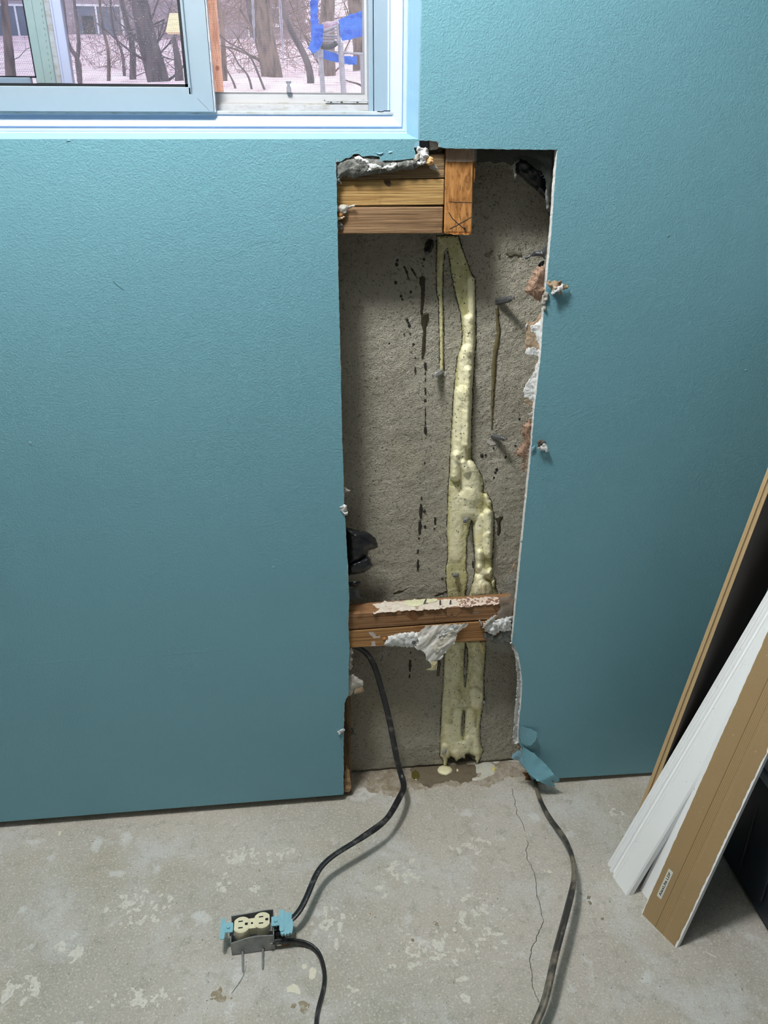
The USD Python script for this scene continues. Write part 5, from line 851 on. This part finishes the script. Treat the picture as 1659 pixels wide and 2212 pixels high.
def tree(name, label, px, Y, r, ht, lean, seed, nb_, mat=BARK, pts=None, group=None, cat='tree'):
    r_ = np.random.default_rng(seed)
    if pts: tk = smoothpath([P(float(x), float(y), Y) for x, y in pts], 22); base = tk[0]; tk = np.vstack([[base[0]-(tk[1]-tk[0])[0]*1.0, Y, min(gz(Y)-.15, base[2]-.05)], tk])
    else:
        b = on_ground(px, Y); k = np.linspace(0, 1, 20)[:, None]; tk = b+np.array([lean*ht, 0, ht])*k-[0, 0, .15]; tk[:, :2] += r_.normal(0, .018*ht/4, (20, 2)).cumsum(0)*.35
    o = thing(name, label, cat, [tk[0][0], Y, float(gz(Y))], group)
    part(o, 'trunk', tube(tk, np.linspace(r, r*.45, len(tk)), 9), mat, True)
    br = []
    for i in range((nb_+1)//2):
        s = r_.uniform(.12, .95); p = tk[int(s*(len(tk)-1))]; a = r_.uniform(0, 6.28); l = r_.uniform(.12, .34)*ht*(1.1-s*.5)
        dr_ = np.array([math.cos(a), .5*math.sin(a), r_.uniform(.3, 1.2)]); bp = [p]
        for j in range(5): dr_ = dr_+r_.normal(0, .25, 3)+[0, 0, .08]; bp.append(bp[-1]+dr_/np.linalg.norm(dr_)*l/5)
        rb = r*r_.uniform(.06, .17)*(1-s*.5); br.append(tube(bp, np.linspace(rb, rb*.25, 6), 5))
        for _ in range(3):
            p2 = bp[r_.integers(1, 5)]; d2_ = r_.normal(0, 1, 3)+[0, 0, .6]; d2_ /= np.linalg.norm(d2_); l2 = l*r_.uniform(.2, .5)
            br.append(tube([p2, p2+d2_*l2*.5+r_.normal(0, .04, 3)*l2, p2+d2_*l2], np.linspace(rb*.4, rb*.12, 3), 4))
    if br: part(o, 'branches', join(br), mat, True, kind='stuff')
    return o
tree('tree', 'thick grey brown tree in the middle of the open window half', 0, 9.5, .145, 5, 0, 3, 26, BARK, [(592, 205), (586, 150), (577, 100), (570, 50), (566, 0), (562, -80), (556, -200)])
tree('tree', 'slim dark tree forking off just left of the thick one', 0, 10.7, .055, 4, 0, 4, 10, BARK2, [(585, 205), (575, 150), (560, 100), (548, 60), (536, 0), (528, -100)])
tree('tree', 'bent vine-like trunk in front of the blue tarp stand, left of it', 0, 8.5, .045, 4, 0, 5, 8, BARK2, [(668, 205), (670, 160), (660, 125), (645, 95), (626, 60), (612, 20), (606, -60)])
tree('tree', 'brown tree standing behind the blue tarp stand', 0, 11.5, .14, 5.5, 0, 6, 24, BARK, [(708, 205), (707, 150), (706, 90), (707, 40), (709, 0), (706, -80), (704, -200)])
tree('tree', 'broad grey trunk at the right edge of the window view', 0, 12.5, .17, 5.5, 0, 7, 10, BARK, [(785, 140), (778, 60), (768, 0), (762, -90), (758, -180)])
tree('tree', 'thick dark tree behind the pane of the sliding sash', 0, 9.2, .14, 5, 0, 8, 26, BARK2, [(347, 205), (336, 150), (322, 100), (310, 50), (302, 0), (294, -80), (286, -200)])
tree('tree', 'slender dark tree just left of the thick one behind the pane', 0, 10.6, .05, 4, 0, 9, 14, BARK2, [(291, 205), (287, 150), (285, 95), (276, 55), (264, 10), (256, -80)])
tree('tree', 'dark trunk below the cream hopper at the edge of the pane', 0, 8.95, .06, 4, 0, 10, 4, BARK2, [(390, 205), (386, 150), (380, 105), (374, 80)])
tree('tree', 'brown stump-like trunk behind the outer pane at the left edge', 0, 8.0, .06, 4, 0, 12, 6, BARK, [(28, 205), (22, 150), (18, 100), (12, 40), (8, -60)])
tree('sapling', 'forked sapling left of the house window', 0, 9.0, .028, 3, 0, 13, 8, BARK2, [(180, 205), (172, 150), (166, 125), (150, 100), (142, 60), (136, 0), (132, -80)], cat='sapling')
tree('sapling', 'straight sapling rising past the left side of the house window', 0, 10.0, .026, 3, 0, 14, 8, BARK2, [(166, 128), (170, 100), (166, 50), (160, 0), (158, -80)], cat='sapling')
tree('sapling', 'sapling below the right half of the house window', 0, 10.3, .028, 3, 0, 15, 8, BARK, [(238, 205), (235, 150), (232, 100), (226, 75), (218, 30), (212, -40)], cat='sapling')
tree('sapling', 'thin sapling between the house window and the slender tree', 0, 11.2, .024, 3, 0, 16, 8, BARK2, [(275, 205), (268, 150), (262, 110), (250, 80), (240, 30), (236, -40)], cat='sapling')
tree('sapling', 'upright sapling just right of the cedar post', 0, 8.5, .034, 3, 0, 17, 10, BARK, [(486, 205), (485, 150), (482, 90), (478, 40), (470, 0), (464, -80)], cat='sapling')
for k, (lab, pts) in enumerate([('uppermost arching cane right of the cedar post', [(575, 205), (566, 180), (556, 155), (545, 130), (528, 110), (505, 98), (485, 85), (470, 70)]), ('middle arching cane right of the cedar post', [(546, 205), (541, 180), (532, 158), (515, 138), (505, 118), (492, 104), (480, 98)]), ('lowest short cane right of the cedar post', [(512, 205), (505, 180), (498, 165), (488, 150)]), ('cane bending over the snow between the tarp legs and the window jamb', [(790, 200), (775, 182), (762, 178), (745, 172)])]):
    Y = 7.5; tk = sub([p[0] for p in pts], [p[1] for p in pts], Y, 24)
    single('bramble_cane', tube(np.vstack([[tk[0][0]+.03, Y, float(gz(Y))-.05], tk]), np.linspace(.014, .006, 25), 6), BARK2, lab, 'cane', True, group='bramble canes outside the window')
# brush thickets
def thicket(label, x0, x1, y0, y1, Y, n, seed, ln, w=.006, mat=TWIG):
    r_ = np.random.default_rng(seed); ts = []
    for _ in range(n):
        p = P(r_.uniform(x0, x1), r_.uniform(y0, y1), Y+r_.uniform(-.8, .8)); d_ = r_.normal(0, 1, 3)*[.8, .3, .8]+[0, 0, .35]; d_ /= np.linalg.norm(d_); l = ln*r_.uniform(.4, 1.4); b_ = r_.normal(0, .12, 3)*l
        ts.append(tube([p, p+d_*l*.33+b_, p+d_*l*.66+b_*.6, p+d_*l], np.linspace(w, w*.4, 4)*r_.uniform(.5, 1.4), 3))
    single('brush_thicket', join(ts), mat, label, 'brush', kind='stuff')
thicket('dense bare twig thicket across the top of the open window half', 480, 690, -70, 60, 15.2, 480, 3, 1.1, .007)
thicket('bare twig thicket low behind the thick tree', 560, 700, 40, 150, 13.4, 260, 4, .6, .004)
thicket('bare twig thicket behind the pane of the sliding sash', 250, 400, -40, 165, 12.3, 330, 5, .6, .004)
thicket('sparse bare twig thicket left of the house window', 140, 260, 30, 190, 13.2, 200, 6, .5, .003)
thicket('sparse pinkish twigs over the snow right of the cedar post', 490, 570, 30, 190, 11.9, 220, 8, .45, .003)
thicket('bare twigs against the white sky behind the tarp stand', 640, 800, -80, 80, 18.5, 110, 9, 1.1, .006)
# house beyond
hs = thing('neighbour_house', 'mauve grey house beyond the trees with white framed windows', 'house', P(200., 80., 25.0)*[1, 1, 0]+[0, 0, float(gz(25))])
YH = 25.0; hxa, hxb = P(-260., 80., YH)[0], P(662., 80., YH)[0]; hz0, hz1 = float(gz(YH))-.6, 9.5
part(hs, 'house_wall', box((hxa, YH, hz0), (hxb, YH+7, hz1)), SIDING)
part(hs, 'roof', (np.array([(hxa-.5, YH-.6, hz1), (hxb+.5, YH-.6, hz1), (hxb+.5, YH+7.6, hz1), (hxa-.5, YH+7.6, hz1), (hxa-.5, YH+3.5, hz1+2.4), (hxb+.5, YH+3.5, hz1+2.4)]), np.array([(0, 1, 5), (0, 5, 4), (2, 3, 4), (2, 4, 5), (0, 4, 3), (1, 2, 5), (0, 3, 2), (0, 2, 1)])), BARK2)
def hwin(x0, x1, y0, y1, sp):
    a, b = P(float(x0), float(y1), YH), P(float(x1), float(y0), YH)
    f_ = part(hs, 'house_window', join([box((a[0]-.10, YH-.06, a[2]-.10), (b[0]+.10, YH, a[2]), 0), box((a[0]-.06, YH-.05, b[2]), (b[0]+.06, YH, b[2]+.05), 0), box((a[0]-.06, YH-.05, a[2]), (a[0], YH, b[2])), box((b[0], YH-.05, a[2]), (b[0]+.06, YH, b[2]))]+[box((P(float(s), 40., YH)[0]-.025, YH-.05, a[2]), (P(float(s), 40., YH)[0]+.025, YH, b[2])) for s in sp]), FRAMEW)
    part(f_, 'pane', box((a[0], YH-.02, a[2]), (b[0], YH+.01, b[2])), PANE)
hwin(174, 258, 15, 77, (210,)); hwin(-60, 62, 14, 78, (37,)); hwin(540, 580, 58, 82, ()); hwin(583, 602, 20, 50, ())
part(hs, 'curtain_dark', box((P(177., 40., YH)[0], YH-.03, P(0., 73., YH)[2]), (P(202., 40., YH)[0], YH-.021, P(0., 32., YH)[2])), GASK)
# cedar post, hopper, tarp stand, plank, icicles
cp0, cp1 = P(466., 190., 3.6), P(458., 0., 3.6)
pst = thing('cedar_post', 'reddish cedar post close outside beside the sliding sash', 'post', [cp0[0], 3.6, 1.3])
wpx = P(481.5, 190., 3.6)[0]-P(463., 190., 3.6)[0]
part(pst, 'post_shaft', box((P(463., 190., 3.6)[0], 3.6, float(gz(3.6))-.2), (P(463., 190., 3.6)[0]+wpx, 3.6+wpx, 3.2), .004), CEDAR)
part(pst, 'knot', ext(sg.Polygon([(cp0[0]+.018+.010*math.cos(a), P(0., 143., 3.6)[2]+.012*math.sin(a)) for a in np.linspace(0, 6.28, 10)[:-1]]), 3.598, 3.6), M('cedar_knot', (138, 82, 60), .8))
Yf = 8.3; a = [P(float(x), float(y), Yf) for x, y in ((358, 69), (392, 69), (392, 28), (366, 28))]
hv = np.array([p for p in a]+[p+[0, .2, 0] for p in a])
single('feeder_hopper', (hv, np.array([(0, 1, 2), (0, 2, 3), (5, 4, 7), (5, 7, 6), (4, 0, 3), (4, 3, 7), (1, 5, 6), (1, 6, 2), (3, 2, 6), (3, 6, 7), (4, 5, 1), (4, 1, 0)])), CREAM, 'cream tapered hopper on the dark trunk behind the pane', 'hopper')
Yt = 6.2
ts = thing('tarp_stand', 'galvanised stand draped with torn blue tarp, right in the window view', 'stand', on_ground(720, Yt))
def pole(x0, y0, x1, y1, wpx, Y=Yt, nm='leg'):
    a, b = P(float(x0), float(y0), Y), P(float(x1), float(y1), Y); r_ = wpx*.5*(Y+1.35)/F*1.05
    if nm == 'leg': a = np.array([a[0]+(a[0]-b[0])*.6, Y, float(gz(Y))-.1])
    part(ts, nm, rod(a, b, r_, 12), GALV, 30)
pole(698, 200, 692, 118, 9); pole(742, 200, 735, 92, 10); pole(733, 92, 730, 52, 6, nm='upper_pole'); pole(783, 200, 780, 118, 5, Yt+.5)
part(ts, 'clamp', box(P(687., 126., Yt)-[0, .05, 0], P(698., 103., Yt)+[0, .03, 0], .004), GALV)
part(ts, 'clamp', box(P(679., 126., Yt+.1)-[0, .04, 0], P(687., 108., Yt+.1)+[0, .03, 0], .004), GALV)
pole(696, 76, 731, 63, 3.2, nm='rail'); pole(696, 105, 732, 114, 3, nm='rail'); pole(732, 113, 785, 117, 4, nm='rail'); pole(697, 68, 731, 55, 4, nm='rail')
for k, (y0, y1) in enumerate(((76, 78), (82, 83), (89, 90))): pole(696, y0, 730, y1, 3.0, Yt+.35, 'slat')
TP = lambda y0, amp, s, sl=0.0: (lambda px, py, e: P(px, py, y0+amp*fb(px, py, s, 3)+sl*(px-700)/60))
def tarp(o, y0, amp=.06, s=14, sl=0.0, nm='tarp'): part(ts, nm, sheet(o, TP(y0, amp, s, sl), 3, .6, 3, th=(0, .004, 0)), TARP, True)
tarp([(670, -60), (688, -60), (687, 30), (689, 55), (697, 52), (699, 60), (697, 95), (690, 106), (682, 114), (676, 116), (665, 103), (672, 90), (671, 40)], Yt-.1)
tarp([(731, 42), (750, 34), (782, 23), (820, 14), (820, 70), (782, 79), (755, 86), (738, 88), (734, 62)], Yt-.12, .05, 20, .15)
tarp([(696, 106), (715, 112), (733, 117), (733, 135), (712, 131), (697, 126)], Yt+.12, .03, 14)
tarp([(742, 120), (771, 122), (771, 140), (758, 139), (743, 138)], Yt+.10, .03, 14)
part(ts, 'snow_cap', sheet([(697, 48), (715, 45), (730, 46), (731, 52), (715, 56), (700, 60)], TP(Yt+.1, .02, 10), 3, .5, 3, th=(0, .12, 0)), SNOW, True)
part(ts, 'hose', tube(smoothpath([P(float(x), float(y), Yt-.05) for x, y in ((695, 99), (706, 102), (718, 99), (727, 92))], 14), .02, 8), GASK, True)
Yp = 8.9; a, b = P(528., 194., Yp), P(668., 194., Yp)
single('red_plank', box((a[0], Yp, float(gz(Yp))-.05), (b[0], Yp+.12, P(600., 190., Yp)[2])), BRICKRED, 'reddish plank lying along the bottom of the window view', 'plank')
for k, (lab, x0, x1, yt, yb) in enumerate((('icicle left of the thick tree in the window', 543, 550, -60, 95), ('icicle right of the thick tree in the window', 601, 613, -60, 145))):
    a, b = P(float(x0), float(yt), 2.0), P(float(x1), float(yb), 2.0)
    ic = smoothpath([a+(b-a)*t for t in np.linspace(0, 1, 9)], 30); rr = np.interp(np.linspace(0, 1, 30), [0, .7, 1], [.005, .004, .0006])*(1+.2*np.sin(np.arange(30)*1.3))
    single('icicle', tube(ic, rr, 8), ICE, lab, 'icicle', True)
ea = thing('eave', 'roof eave above the window with icicles under it', 'eave', (0, 2.0, float(P(0., -60., 2.0)[2])))
ez = float(P(545., -60., 2.0)[2])
part(ea, 'gutter', box((-2.2, 1.95, ez-.004), (2.2, 2.07, ez+.1), .006), FRAMEW)
part(ea, 'soffit', box((-2.2, .34, ez+.06), (2.2, 1.96, ez+.085)), FRAMEW)
